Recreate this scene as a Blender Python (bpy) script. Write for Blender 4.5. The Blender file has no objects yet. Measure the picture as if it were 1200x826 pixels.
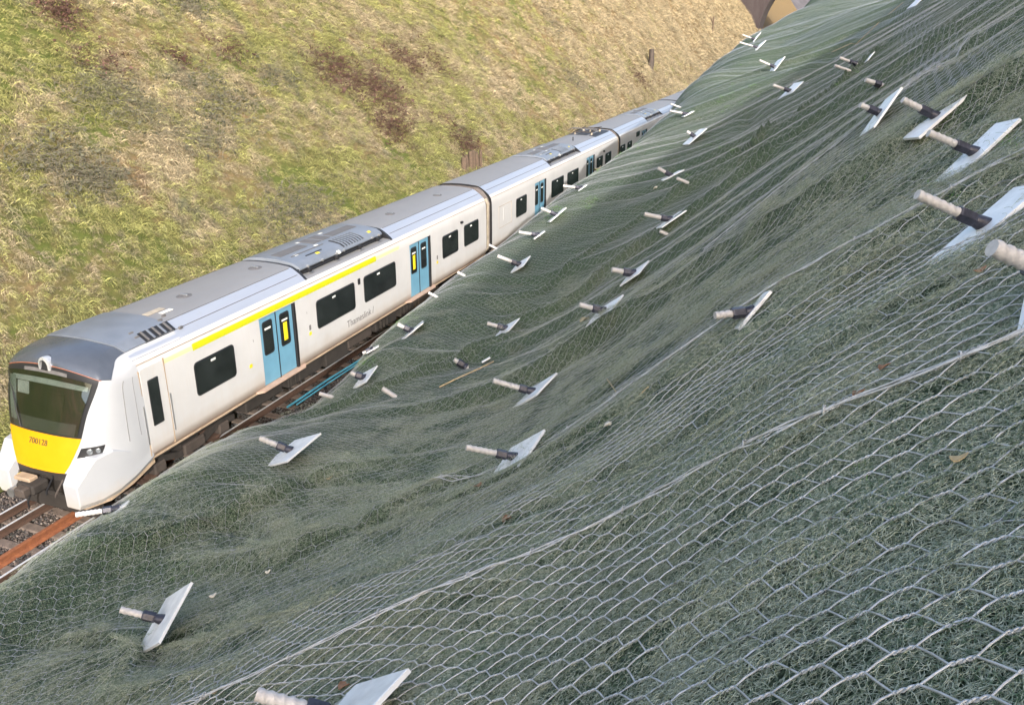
import bpy, math, random
import numpy as np
from mathutils import Vector, Matrix
R = math.radians
scene = bpy.context.scene
random.seed(7); RS = np.random.RandomState(7)

# ------------------------------------------------------------ camera
CX, CY, CZ, YAW, PIT, ROL, FPX = 14.8182, -11.2437, 10.0269, -.3732, -.3739, .0042, 1008.04
C0 = np.array([CX, CY, CZ])
FW = np.array([math.sin(YAW)*math.cos(PIT), math.cos(YAW)*math.cos(PIT), math.sin(PIT)])
_rt = np.array([math.cos(YAW), -math.sin(YAW), 0.]); _up = np.cross(_rt, FW)
RT = _rt*math.cos(ROL)+_up*math.sin(ROL); UP = -_rt*math.sin(ROL)+_up*math.cos(ROL)
cam_d = bpy.data.cameras.new("camera"); cam = bpy.data.objects.new("camera", cam_d)
scene.collection.objects.link(cam); scene.camera = cam
cam.matrix_world = Matrix([[RT[0], UP[0], -FW[0], CX], [RT[1], UP[1], -FW[1], CY], [RT[2], UP[2], -FW[2], CZ], [0, 0, 0, 1]])
cam_d.sensor_width = 36; cam_d.lens = FPX/1200*36; cam_d.clip_start = .05; cam_d.clip_end = 3000

def ray(u, v): return FW + (u-600)/FPX*RT - (v-413)/FPX*UP

# ------------------------------------------------------------ sky and sun
SAZ, SEL = (0.62, -0.785), 24.          # sun azimuth direction (x, y) and elevation in degrees
world = bpy.data.worlds.new("World"); scene.world = world; world.use_nodes = True
wn = world.node_tree; sky = wn.nodes.new('ShaderNodeTexSky'); sky.sky_type = 'NISHITA'; sky.sun_disc = False
sky.sun_elevation = R(SEL); sky.sun_rotation = math.atan2(SAZ[0], SAZ[1]); sky.air_density = 1.0; sky.dust_density = 4.0; sky.ozone_density = .4
wn.links.new(sky.outputs[0], wn.nodes['Background'].inputs[0]); wn.nodes['Background'].inputs[1].default_value = .15
sd = bpy.data.lights.new("sun", 'SUN'); sd.energy = 2.0; sd.angle = R(.6); sd.color = (1, .965, .91)
sun = bpy.data.objects.new("sun", sd); scene.collection.objects.link(sun)
sv = Vector((SAZ[0]*math.cos(R(SEL)), SAZ[1]*math.cos(R(SEL)), math.sin(R(SEL))))
sun.rotation_euler = sv.to_track_quat('Z', 'Y').to_euler(); sun.location = (30, -30, 40)
vs = scene.view_settings; vs.view_transform = 'Standard'; vs.look = 'None'; vs.gamma = 1; vs.exposure = 1.52; vs.use_curve_mapping = False

# ------------------------------------------------------------ helpers
COL = scene.collection
def tag(o, label=None, cat=None, group=None, kind=None):
    if label: o['label'] = label
    if cat: o['category'] = cat
    if group: o['group'] = group
    if kind: o['kind'] = kind
    return o
def empty(name, loc=(0, 0, 0)):
    o = bpy.data.objects.new(name, None); o.location = loc; o.empty_display_size = .2; COL.objects.link(o); return o
def link(name, me, parent=None, smooth=False):
    o = bpy.data.objects.new(name, me); COL.objects.link(o)
    if parent is not None:
        o.parent = parent
        o.location = (-Vector(parent.location)) if parent.type == 'EMPTY' and parent.parent is None and parent.get('abs') else (0, 0, 0)
    return o
class MB:
    """collects faces, builds one mesh object"""
    def __init__(s): s.v = []; s.f = []; s.m = []; s.mats = []
    def mi(s, m):
        if m not in s.mats: s.mats.append(m)
        return s.mats.index(m)
    def add(s, vs_, fs, m):
        n = len(s.v); k = s.mi(m); s.v += [tuple(map(float, p)) for p in vs_]
        for f in fs: s.f.append(tuple(n+i for i in f)); s.m.append(k)
    def box(s, a, b, m, bev=0):
        (x0, y0, z0), (x1, y1, z1) = a, b
        if bev > 0:
            d = bev
            vs_ = []; fs = []
            # chamfered box: 24 verts
            def P(sx, sy, sz, ax):
                p = [[x0, x1][sx], [y0, y1][sy], [z0, z1][sz]]; sg = [1-2*sx, 1-2*sy, 1-2*sz]
                for i in range(3):
                    if i != ax: p[i] += sg[i]*d
                return p
            idx = {}
            for sx in (0, 1):
                for sy in (0, 1):
                    for sz in (0, 1):
                        for ax in range(3): idx[(sx, sy, sz, ax)] = len(vs_); vs_.append(P(sx, sy, sz, ax))
            for ax in range(3):
                for sd_ in (0, 1):
                    o = [i for i in range(3) if i != ax]; q = []
                    for (p_, q_) in ((0, 0), (1, 0), (1, 1), (0, 1)):
                        k = [0, 0, 0]; k[ax] = sd_; k[o[0]] = p_; k[o[1]] = q_; q.append(idx[(k[0], k[1], k[2], ax)])
                    fs.append(q)
            for ax in range(3):   # edges parallel to ax
                o = [i for i in range(3) if i != ax]
                for p_ in (0, 1):
                    for q_ in (0, 1):
                        k0 = [0, 0, 0]; k0[o[0]] = p_; k0[o[1]] = q_; k1 = list(k0); k1[ax] = 1
                        fs.append([idx[(*k0, o[0])], idx[(*k1, o[0])], idx[(*k1, o[1])], idx[(*k0, o[1])]])
            for sx in (0, 1):
                for sy in (0, 1):
                    for sz in (0, 1): fs.append([idx[(sx, sy, sz, 0)], idx[(sx, sy, sz, 1)], idx[(sx, sy, sz, 2)]])
            s.add(vs_, fs, m); return
        vs_ = [(x0, y0, z0), (x1, y0, z0), (x1, y1, z0), (x0, y1, z0), (x0, y0, z1), (x1, y0, z1), (x1, y1, z1), (x0, y1, z1)]
        s.add(vs_, [(0, 3, 2, 1), (4, 5, 6, 7), (0, 1, 5, 4), (1, 2, 6, 5), (2, 3, 7, 6), (3, 0, 4, 7)], m)
    def tube(s, pts, r, m, n=8, cap=True, rr=None):
        pts = [np.array(p, float) for p in pts]; L = len(pts); vs_ = []; fs = []
        up = None
        for i, p in enumerate(pts):
            d = pts[min(i+1, L-1)]-pts[max(i-1, 0)]; d /= (np.linalg.norm(d)+1e-9)
            if up is None:
                up = np.array([0, 0, 1.]) if abs(d[2]) < .9 else np.array([1., 0, 0])
            a = np.cross(d, up); a /= np.linalg.norm(a)+1e-9; b = np.cross(a, d); up = b
            q = rr[i] if rr is not None else r
            for k in range(n):
                t = 2*math.pi*k/n; vs_.append(p+q*(math.cos(t)*a+math.sin(t)*b))
        for i in range(L-1):
            for k in range(n): fs.append((i*n+k, i*n+(k+1) % n, (i+1)*n+(k+1) % n, (i+1)*n+k))
        if cap: fs.append(tuple(range(n-1, -1, -1))); fs.append(tuple((L-1)*n+k for k in range(n)))
        s.add(vs_, fs, m)
    def loft(s, rings, m, closed=True, cap=True):
        n = len(rings[0]); vs_ = [p for r_ in rings for p in r_]; fs = []
        for i in range(len(rings)-1):
            for k in range(n if closed else n-1):
                a, b = i*n+k, i*n+(k+1) % n; fs.append((a, b, b+n, a+n))
        if cap and closed: fs.append(tuple(range(n-1, -1, -1))); fs.append(tuple((len(rings)-1)*n+k for k in range(n)))
        s.add(vs_, fs, m)
    def mesh(s, name, smooth=None):
        me = bpy.data.meshes.new(name); me.from_pydata(s.v, [], s.f)
        for m in s.mats: me.materials.append(m)
        me.polygons.foreach_set('material_index', s.m)
        if smooth:
            me.polygons.foreach_set('use_smooth', [True]*len(s.f)); me.update()
            try: me.set_sharp_from_angle(angle=R(smooth))
            except Exception: pass
        me.update(); return me
    def build(s, name, parent=None, smooth=None): return link(name, s.mesh(name, smooth), parent)
def npmesh(name, V, F, mat, smooth=False):
    """V (n,3), F (m,k) constant k"""
    me = bpy.data.meshes.new(name); V = np.ascontiguousarray(V, dtype=np.float32); F = np.ascontiguousarray(F, dtype=np.int32); k = F.shape[1]
    me.vertices.add(len(V)); me.vertices.foreach_set('co', V.ravel()); me.loops.add(F.size); me.loops.foreach_set('vertex_index', F.ravel())
    me.polygons.add(len(F)); me.polygons.foreach_set('loop_start', np.arange(0, F.size, k, dtype=np.int32))
    if smooth: me.polygons.foreach_set('use_smooth', np.ones(len(F), dtype=bool))
    me.materials.append(mat); me.update(calc_edges=True); return me

# ------------------------------------------------------------ materials
class NT:
    def __init__(s, name):
        s.m = bpy.data.materials.new(name); s.m.use_nodes = True; s.n = s.m.node_tree.nodes; s.l = s.m.node_tree.links
        s.b = s.n['Principled BSDF']; s.geo = s.n.new('ShaderNodeNewGeometry').outputs['Position']
    def new(s, t, **k):
        o = s.n.new(t)
        for a, v in k.items(): setattr(o, a, v)
        return o
    def inp(s, sock, v):
        if isinstance(v, bpy.types.NodeSocket): s.l.new(v, sock)
        elif isinstance(v, (tuple, list)) and len(v) == 3 and sock.type == 'RGBA': sock.default_value = (*v, 1)
        else: sock.default_value = v
    def scale(s, vec, sc):
        o = s.new('ShaderNodeMapping'); s.inp(o.inputs[0], vec); o.inputs[3].default_value = sc; return o.outputs[0]
    def noise(s, sc, det=4, rough=.6, vec=None, w=None):
        o = s.new('ShaderNodeTexNoise'); s.inp(o.inputs['Vector'], vec if vec is not None else s.geo); o.inputs['Scale'].default_value = sc
        o.inputs['Detail'].default_value = det; o.inputs['Roughness'].default_value = rough; return o.outputs[0]
    def vor(s, sc, feat='F1', vec=None, out=0):
        o = s.new('ShaderNodeTexVoronoi', feature=feat); s.inp(o.inputs['Vector'], vec if vec is not None else s.geo); o.inputs['Scale'].default_value = sc; return o.outputs[out]
    def ramp(s, v, stops, interp='LINEAR'):
        o = s.new('ShaderNodeValToRGB'); s.inp(o.inputs[0], v); e = o.color_ramp.elements; o.color_ramp.interpolation = interp
        while len(e) < len(stops): e.new(.5)
        for i, (p, c) in enumerate(stops):
            e[i].position = p; e[i].color = (*c, 1) if isinstance(c, (tuple, list)) else (c, c, c, 1)
        return o.outputs[0]
    def mix(s, f, a, b, mode='MIX'):
        o = s.new('ShaderNodeMix', data_type='RGBA', blend_type=mode); s.inp(o.inputs[0], f); s.inp(o.inputs[6], a); s.inp(o.inputs[7], b); return o.outputs[2]
    def math(s, op, a, b=0., clamp=False):
        o = s.new('ShaderNodeMath', operation=op); o.use_clamp = clamp; s.inp(o.inputs[0], a); s.inp(o.inputs[1], b); return o.outputs[0]
    def maprange(s, v, a, b, c=0., d=1.):
        o = s.new('ShaderNodeMapRange'); s.inp(o.inputs[0], v); o.inputs[1].default_value = a; o.inputs[2].default_value = b; o.inputs[3].default_value = c; o.inputs[4].default_value = d; return o.outputs[0]
    def bump(s, h, st, dist=.01):
        o = s.new('ShaderNodeBump'); s.inp(o.inputs['Height'], h); o.inputs['Strength'].default_value = st; o.inputs['Distance'].default_value = dist
        s.l.new(o.outputs[0], s.b.inputs['Normal'])
    def fin(s, col, rough=.8, metal=0., spec=.5):
        s.inp(s.b.inputs['Base Color'], col); s.inp(s.b.inputs['Roughness'], rough); s.b.inputs['Metallic'].default_value = metal
        s.b.inputs['Specular IOR Level'].default_value = spec; return s.m
    def xyz(s, v=None):
        o = s.new('ShaderNodeSeparateXYZ'); s.inp(o.inputs[0], v if v is not None else s.geo); return o.outputs
def simple(name, col, rough=.6, metal=0., spec=.5, var=.12, sc=8., bump=0.):
    t = NT(name); n = t.noise(sc, 5, .65)
    c = t.mix(t.maprange(n, .3, .7), tuple(x*(1-var) for x in col), tuple(min(1, x*(1+var)) for x in col))
    if bump: t.bump(t.noise(sc*6, 3), bump, .004)
    return t.fin(c, t.maprange(n, .2, .8, max(0, rough-.08), min(1, rough+.08)), metal, spec)

def mat_side():
    t = NT('white_side_paint'); x, y, z = t.xyz()
    zn = t.math('ADD', z, t.math('MULTIPLY', t.noise(1.6, 5, .7, t.scale(t.geo, (1, 1, .5))), .55))
    grime = t.maprange(zn, 1.75, 1.18)
    col = t.mix(t.maprange(t.noise(.9, 5), .3, .7), (.49, .485, .485), (.555, .55, .55))
    streak = t.maprange(t.noise(3, 4, .7, t.scale(t.geo, (1, 3.5, .25))), .52, .8)
    col = t.mix(t.math('MULTIPLY', streak, .28), col, (.50, .43, .36))
    col = t.mix(t.math('MULTIPLY', grime, .55), col, (.42, .32, .235))
    low = t.maprange(z, 1.22, .93); col = t.mix(t.math('MULTIPLY', low, .85), col, (.17, .105, .065))
    return t.fin(col, t.maprange(grime, 0, 1, .28, .6), 0, .5)
def mat_roofgrey():
    t = NT('roof_grey'); n = t.noise(.7, 6, .7); f = t.noise(14, 4, .7, t.scale(t.geo, (1, .25, 1)))
    col = t.mix(n, (.185, .185, .19), (.24, .24, .245)); col = t.mix(t.maprange(f, .5, .8, 0, .3), col, (.2, .17, .15)); return t.fin(col, .5)
def mat_shoulder():
    t = NT('roof_blue_grey'); n = t.noise(.8, 6, .7, t.scale(t.geo, (3, .3, 3)))
    col = t.mix(n, (.27, .30, .37), (.34, .37, .43)); col = t.mix(t.maprange(t.noise(5, 5, .7), .55, .8, 0, .35), col, (.28, .27, .26)); return t.fin(col, .32, .15)
def mat_nose_dark():
    t = NT('cab_roof_slate'); n = t.noise(2.2, 6, .7); col = t.mix(n, (.07, .08, .10), (.13, .145, .175)); return t.fin(col, .22, .35)
def mat_nosewhite():
    t = NT('white_nose_paint'); x, y, z = t.xyz(); zn = t.math('ADD', z, t.math('MULTIPLY', t.noise(3, 5, .7), .5))
    g = t.maprange(zn, 1.15, .75, 0, .55); col = t.mix(t.noise(1.5), (.37, .38, .405), (.43, .44, .465)); return t.fin(t.mix(g, col, (.45, .36, .26)), .25)
def mat_glass(name, c, rough=.06):
    t = NT(name); n = t.noise(1.3, 3); return t.fin(t.mix(t.maprange(n, .35, .65), c, tuple(k*2.2 for k in c)), rough, 0, .7)
def mat_rust(name, a, b):
    t = NT(name); n = t.noise(9, 6, .75); t.bump(n, .5, .004); return t.fin(t.mix(t.maprange(n, .3, .7), a, b), .8)
M = dict(side=mat_side(), roof=mat_roofgrey(), shoulder=mat_shoulder(), dark_roof=mat_nose_dark(), nose=mat_nosewhite(),
    glass=mat_glass('dark_window_glass', (.010, .012, .012)), screen=mat_glass('windscreen_glass', (.016, .028, .022), .04),
    black=simple('black_rubber', (.015, .015, .017), .5), yellow=simple('warning_yellow', (.56, .285, .004), .35, var=.06, sc=2),
    stripe=simple('first_class_yellow', (.50, .50, .012), .4, var=.03), stripe_pale=simple('pale_stripe', (.62, .61, .33), .4, var=.03), orange=simple('orange_line', (.34, .11, .05), .5),
    door=simple('door_blue', (.14, .31, .43), .35, var=.08, sc=2.5), under=simple('underframe_grime', (.028, .023, .02), .85, var=.35, sc=4, bump=.4),
    under2=simple('underframe_box_grime', (.06, .047, .04), .8, var=.3, sc=3, bump=.3), sole=simple('dirty_solebar', (.36, .27, .19), .7, var=.25, sc=2.5),
    step=simple('dusty_step', (.44, .31, .24), .75, var=.15, sc=4), bellows=simple('gangway_rubber', (.10, .085, .08), .7, var=.3),
    trimg=simple('gangway_trim', (.42, .36, .28), .5, var=.3, sc=3), label_yellow=simple('label_yellow', (.75, .60, .02), .5), ink=simple('grey_print', (.16, .15, .15), .6), ink2=simple('dark_print', (.05, .045, .03), .6),
    pod=simple('pod_blue_grey', (.17, .19, .225), .38, .1, var=.15, sc=2), pod_dark=simple('pod_dark_panel', (.12, .115, .115), .6, var=.2), steel=simple('worn_steel', (.42, .42, .43), .35, .8, var=.15),
    offwhite=simple('pale_marking', (.7, .7, .66), .5), lens=simple('lamp_lens', (.22, .24, .26), .08, .4, 1.), silver=simple('lamp_surround', (.55, .56, .58), .3, .5),
    railtop=simple('rail_head', (.62, .62, .64), .4, .3, var=.1), rust=mat_rust('rail_rust', (.15, .052, .026), (.29, .105, .042)), rustd=mat_rust('rail_rust_dark', (.05, .03, .022), (.10, .055, .038)),
    concrete=simple('sleeper_concrete', (.15, .115, .095), .9, var=.3, sc=7, bump=.5), pipe=simple('blue_pipe_plastic', (.11, .42, .57), .45, var=.15, sc=5),
    plate=simple('galvanised_plate', (.74, .745, .75), .45, .08, var=.16, sc=9), plate_edge=simple('galvanised_lit_edge', (.78, .78, .78), .5, .05, var=.1),  # plate edges paler than faces: sunlight on them put into the colour
    bar=simple('nail_bar_pale', (.54, .51, .49), .6, .1, var=.15, sc=30, bump=.3), nut=simple('nut_dark', (.045, .045, .06), .38, .4, var=.5, sc=22, bump=.3),
    wood=simple('weathered_timber', (.10, .07, .05), .9, var=.4, sc=14, bump=.6), straw=simple('straw', (.42, .33, .19), .8, var=.25, sc=30), leaf=simple('dead_leaf', (.27, .14, .075), .8, var=.35, sc=40), chalk=simple('chalk_chip', (.62, .58, .50), .9, var=.2, sc=30))

def mat_wire():
    t = NT('coated_wire'); n = t.noise(22, 4, .7)
    return t.fin(t.mix(t.maprange(n, .3, .7), (.32, .33, .33), (.60, .61, .63)), .5, .15)
def mat_mat():
    t = NT('green_erosion_mat'); g = t.geo
    big = t.noise(.55, 5, .6); mid = t.noise(4, 5, .65); fine = t.noise(60, 4, .8); fib = t.vor(95)
    c = t.mix(t.maprange(big, .35, .65), (.095, .165, .090), (.175, .235, .140))
    soil = t.maprange(t.noise(1.4, 6, .7), .56, .70, 0, .4)
    c = t.mix(soil, c, (.32, .30, .20))
    c = t.mix(t.maprange(mid, .55, .75, 0, .5), c, (.06, .09, .065))
    gg = t.maprange(t.noise(.9, 4, .6, t.scale(g, (1, 1, 1))), .62, .74, 0, .55); c = t.mix(gg, c, (.075, .15, .035))
    c = t.mix(t.maprange(fine, .47, .70, 0, .85), c, (.50, .56, .44)); c = t.mix(t.maprange(fib, .35, .75, 0, .75), c, (.02, .032, .02))
    t.bump(t.math('ADD', fine, fib), 1., .03); return t.fin(c, .9, 0, .2)
def mat_fibre():
    t = NT('mat_fibre'); oi = t.new('ShaderNodeObjectInfo'); big = t.noise(1.6, 5, .7); sp = t.noise(70, 2)
    c = t.mix(t.maprange(big, .4, .62), (.11, .18, .10), (.27, .30, .195)); c = t.mix(t.maprange(sp, .38, .60), c, (.54, .57, .45))
    return t.fin(c, .6, 0, .3)
def mat_grass(name, bright=1.):
    t = NT(name); g = t.geo; oi = t.new('ShaderNodeObjectInfo'); x, y, z = t.xyz()
    n1 = t.noise(.28, 6, .68); n2 = t.noise(1.1, 5, .7); n3 = t.noise(.6, 6, .75, t.scale(g, (1, 1.6, 1))); n4 = t.noise(7, 4, .7)
    n4 = t.math('MULTIPLY', t.math('ADD', t.maprange(n4, .3, .7), t.maprange(t.noise(38, 2, .5), .35, .65)), .5); straw = t.mix(n4, (.17, .13, .07), (.50, .43, .29)); green = t.mix(n4, (.08, .095, .028), (.33, .335, .10))
    f = t.math('ADD', n1, t.math('MULTIPLY', t.math('SUBTRACT', n2, .5), .7)); f = t.math('ADD', f, t.maprange(y, 30, 130, .06, -.28)); f = t.math('ADD', f, t.math('MULTIPLY', t.math('SUBTRACT', oi.outputs['Random'], .5), .22))
    c = t.mix(t.maprange(f, .475, .60, 0, .85), straw, green)
    dk = t.maprange(t.math('ADD', n3, t.maprange(y, 0, 60, .03, -.03)), .54, .66, 0, .75); c = t.mix(dk, c, t.mix(n4, (.075, .08, .055), (.20, .19, .14)))
    rd = t.maprange(t.noise(.42, 6, .8, t.scale(g, (1.3, .8, 1.3))), .60, .68, 0, .75); c = t.mix(rd, c, (.17, .10, .07))
    c = t.mix(1., c, t.ramp(oi.outputs['Random'], [(0, .6*bright), (.5, .95*bright), (1, 1.5*bright)]), 'MULTIPLY')
    t.b.inputs['Transmission Weight'].default_value = 0
    return t.fin(c, .75, 0, .25)
M['wire'] = mat_wire(); M['mat'] = mat_mat(); M['fibre'] = mat_fibre()
def mat_clear():
    t = NT('clear_windscreen'); tr = t.new('ShaderNodeBsdfTransparent'); tr.inputs[0].default_value = (.72, .75, .74, 1); gl = t.new('ShaderNodeBsdfGlossy'); gl.inputs['Roughness'].default_value = .03
    mx = t.new('ShaderNodeMixShader'); mx.inputs[0].default_value = .16; t.l.new(tr.outputs[0], mx.inputs[1]); t.l.new(gl.outputs[0], mx.inputs[2])
    t.l.new(mx.outputs[0], t.n['Material Output'].inputs[0]); return t.m
M['clear'] = mat_clear(); M['grass'] = mat_grass('bank_grass'); M['grass_light'] = mat_grass('bank_grass_light', 1.55); M['grass_dark'] = mat_grass('bank_grass_dark', .45)
def mat_soil():
    t = NT('bank_soil'); g = t.geo; n4 = t.noise(9, 5, .75); n1 = t.noise(.3, 6, .7); y = t.xyz()[1]
    c = t.mix(t.maprange(t.math('ADD', n1, t.maprange(y, 30, 130, .04, -.2)), .42, .6), t.mix(n4, (.07, .05, .03), (.26, .19, .10)), t.mix(n4, (.035, .05, .015), (.13, .15, .04)))
    t.bump(n4, .8, .05); return t.fin(c, .95, 0, .1)
M['soil'] = mat_soil(); M['groove'] = simple('groove_grey', (.2, .2, .2), .7)
def mat_ballast():
    t = NT('ballast'); v = t.vor(17, out=1); f = t.vor(17); n = t.noise(1.2, 4)
    c = t.mix(.5, (.06, .05, .047), v); hs = t.new('ShaderNodeHueSaturation'); hs.inputs['Saturation'].default_value = .12; hs.inputs['Value'].default_value = .42; t.inp(hs.inputs['Color'], c)
    c = t.mix(t.maprange(f, .25, .6), hs.outputs[0], (.018, .015, .013)); c = t.mix(t.maprange(n, .45, .65, 0, .5), c, (.10, .07, .05)); t.bump(f, -1., .05); return t.fin(c, .9, 0, .2)
M['ballast'] = mat_ballast()
def mat_stone():
    t = NT('ballast_stone'); oi = t.new('ShaderNodeObjectInfo'); n = t.noise(1.1, 4)
    c = t.ramp(oi.outputs['Random'], [(0, (.03, .026, .025)), (.5, (.075, .062, .058)), (.85, (.14, .11, .095)), (1, (.26, .22, .19))]); return t.fin(c, .85, 0, .3)
M['stone'] = mat_stone()
def mat_brick():
    t = NT('purple_brick'); b = t.new('ShaderNodeTexBrick'); b.inputs['Scale'].default_value = 4.; t.inp(b.inputs['Color1'], (.026, .018, .021)); t.inp(b.inputs['Color2'], (.042, .028, .032)); t.inp(b.inputs['Mortar'], (.06, .055, .055))
    sw = t.new('ShaderNodeCombineXYZ'); x, y, z = t.xyz(); t.inp(sw.inputs[0], x); t.inp(sw.inputs[1], z); t.inp(b.inputs['Vector'], sw.outputs[0])
    return t.fin(t.mix(t.maprange(t.noise(.5, 5, .7, t.scale(t.geo, (2, 1, .3))), .45, .7, 0, .7), b.outputs[0], (.055, .048, .052)), .9)
M['brick'] = mat_brick(); M['farwood'] = simple('far_hazy_woodland', (.07, .068, .08), .95, var=.35, sc=.25)

# ------------------------------------------------------------ embankment height field
KEY = [  # pixel u, v and distance along the view axis: measured from nail and mesh sizes
 (1150, 800, 1.25), (992, 696, 1.75), (1190, 600, 1.75), (310, 826, 3.1), (190, 730, 5.4), (340, 528, 8.3), (600, 545, 6.2), (625, 460, 8.2), (1150, 182, 4.5), (1165, 262, 3.5),
 (1100, 138, 5.7), (1030, 133, 7.5), (872, 378, 4.6), (705, 368, 9.3), (737, 322, 11.0), (427, 443, 12.2), (602, 310, 15.0), (590, 386, 12.4), (814, 160, 21), (924, 107, 19.5), (907, 78, 25), (885, 55, 33),
 (779, 260, 13.5), (700, 720, 2.9), (850, 620, 2.45), (500, 640, 4.6), (900, 480, 2.9), (60, 800, 5.9), (1120, 470, 2.2), (1195, 20, 9.0), (880, 95, 28), (930, 50, 32), (970, 30, 33), (1010, 10, 33), (960, 70, 24), (1060, 30, 19), (915, 60, 33)]
SIL = [(-90, 760, 6.6), (0, 695, 7.2), (60, 646, 7.6), (125, 605, 8.3), (190, 562, 9), (255, 518, 9.7), (320, 498, 10.6), (362, 484, 11.6), (400, 449, 12.6), (437, 404, 13.6), (474, 376, 14.6), (528, 330, 15.6), (600, 279, 17.3), (655, 232, 18.8), (720, 187, 21.5),
       (765, 150, 25), (790, 124, 29), (815, 98, 34), (840, 73, 37), (870, 49, 41), (905, 30, 45), (950, 0, 51)]
ctl = []
for u, v, t in KEY:
    ctl.append((C0+t*ray(u, v), .6))
for u, v, t in SIL:
    r_ = ray(u, v); k = 1+t/25
    ctl.append((C0+t*r_, 0.))
    ctl.append((C0+(t-1.1*k)*r_-np.array([0, 0, .10*k]), 0.)); ctl.append((C0+(t+1.1*k)*r_-np.array([0, 0, .16*k]), 0.))
    if t < 50: ctl.append((C0+(t+3.2*k)*r_-np.array([0, 0, 1.3*k]), 0.))
CT = [c for c, _ in ctl]; LAM = [l for _, l in ctl]
for y in list(range(-16, 60, 6))+[70, 90, 120, 150, 190, 240]:
    CT.append(np.array([1.9, y, -.1])); CT.append(np.array([-1.5, y, -3.]))
for y in (-14, -9, -4, 1, 7, 14, 22, 32, 45, 62, 85, 110, 150, 200, 240): CT.append(np.array([22, y, 15.1])); CT.append(np.array([18, y, 11.6]))  # unseen upper slope, steepened and raised so its crest shades the netting
for y in (85, 110, 150, 200, 240): CT.append(np.array([9., y, 6.2]))
for x, z in ((15.2, 9.05), (12.5, 7.1), (9, 5.2), (6, 2.9)): CT.append(np.array([x, -15, z]))
CT = np.array(CT)
def _K(d2): return .5*d2*np.log(d2+1e-9)
LAM = np.array(LAM+[.02]*(len(CT)-len(LAM)))+.02
def tps_fit(P):
    X = P[:, :2]*np.array([1., .5]); n = len(X); d2 = ((X[:, None]-X[None])**2).sum(-1); A = np.zeros((n+3, n+3)); A[:n, :n] = _K(d2)+np.diag(LAM)
    A[:n, n] = 1; A[:n, n+1:] = X; A[n, :n] = 1; A[n+1:, :n] = X.T
    return X, np.linalg.solve(A, np.concatenate([P[:, 2], np.zeros(3)]))
TX, TW = tps_fit(CT)
def base(x, y):
    x = np.asarray(x, float); y = np.asarray(y, float); sh = x.shape; q = np.stack([x.ravel(), .5*np.maximum(y.ravel(), -15)], -1); out = np.zeros(len(q)); n = len(TX)
    for i in range(0, len(q), 20000):
        b = q[i:i+20000]; d2 = ((b[:, None]-TX[None])**2).sum(-1); out[i:i+20000] = _K(d2)@TW[:n]+TW[n]+b@TW[n+1:]
    out = out.reshape(sh)
    crest = 15.1+.03*(x-22); return np.where(x > 22, crest, np.minimum(out, crest))
def vnoise(x, y, seed=0):
    """smooth value noise"""
    rs = np.random.RandomState(seed); T = rs.rand(64, 64); xi = np.floor(x).astype(int); yi = np.floor(y).astype(int); fx = x-xi; fy = y-yi; fx = fx*fx*(3-2*fx); fy = fy*fy*(3-2*fy)
    a = T[xi % 64, yi % 64]; b = T[(xi+1) % 64, yi % 64]; c = T[xi % 64, (yi+1) % 64]; d = T[(xi+1) % 64, (yi+1) % 64]
    return (a*(1-fx)+b*fx)*(1-fy)+(c*(1-fx)+d*fx)*fy-.5
# seams between netting rolls, as y at given x (measured on the photograph)
def hit(u, v, n=60):
    """where the view ray meets the base surface"""
    r_ = ray(u, v); ts = np.concatenate([np.linspace(.8, 12, 260), np.linspace(12.1, 90, 400)]); P = C0+ts[:, None]*r_; g = P[:, 2]-base(P[:, 0], P[:, 1])
    k = np.argmax(g < 0)
    if g[k] >= 0: k = int(np.argmin(g)); return P[k]
    k = max(k, 1); a = g[k-1]/(g[k-1]-g[k]); return P[k-1]*(1-a)+P[k]*a
SEAM_PX = [[(293, 813), (427, 744), (560, 688), (760, 598), (950, 510), (1150, 440)],
           [(913, 352), (1007, 300), (1080, 266)],
           [(1084, 105), (1107, 85), (1130, 66), (1155, 48)]]
FOLD_PX = [[(660, 352), (740, 300), (863, 220), (960, 150), (1100, 60)], [(782, 352), (850, 305), (921, 262), (1010, 205), (1160, 110)], [(165, 640), (300, 590), (420, 545)], [(370, 640), (480, 590), (560, 555)],
           [(400, 478), (470, 445), (560, 415), (640, 380)], [(860, 190), (940, 130), (1020, 70)], [(240, 700), (180, 740), (130, 800)], [(620, 345), (700, 292), (790, 230)], [(660, 430), (750, 375), (830, 320)], [(560, 470), (640, 440), (720, 395), (800, 350)]]
def curve_of(px):
    P = np.array([hit(u, v) for u, v in px]); o_ = np.argsort(P[:, 0]); P = P[o_]; xx = np.arange(P[0, 0]-6, P[-1, 0]+6, .1); sl = np.clip((P[-1, 1]-P[0, 1])/(P[-1, 0]-P[0, 0]), -.4, .4)
    X = np.concatenate([[xx[0]], P[:, 0], [xx[-1]]]); Y = np.concatenate([[P[0, 1]-sl*2], P[:, 1], [P[-1, 1]+sl*2]]); yy = np.interp(xx, X, Y); k = np.hanning(9); k /= k.sum(); yy[4:-4] = np.convolve(yy, k, 'valid')
    return (xx, yy), P[:, 0].min(), P[:, 0].max()
SEAMS = [curve_of(p) for p in SEAM_PX]; FOLDS = [curve_of(p) for p in FOLD_PX]
def poly(k, x): return np.interp(x, k[0], k[1])
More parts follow.
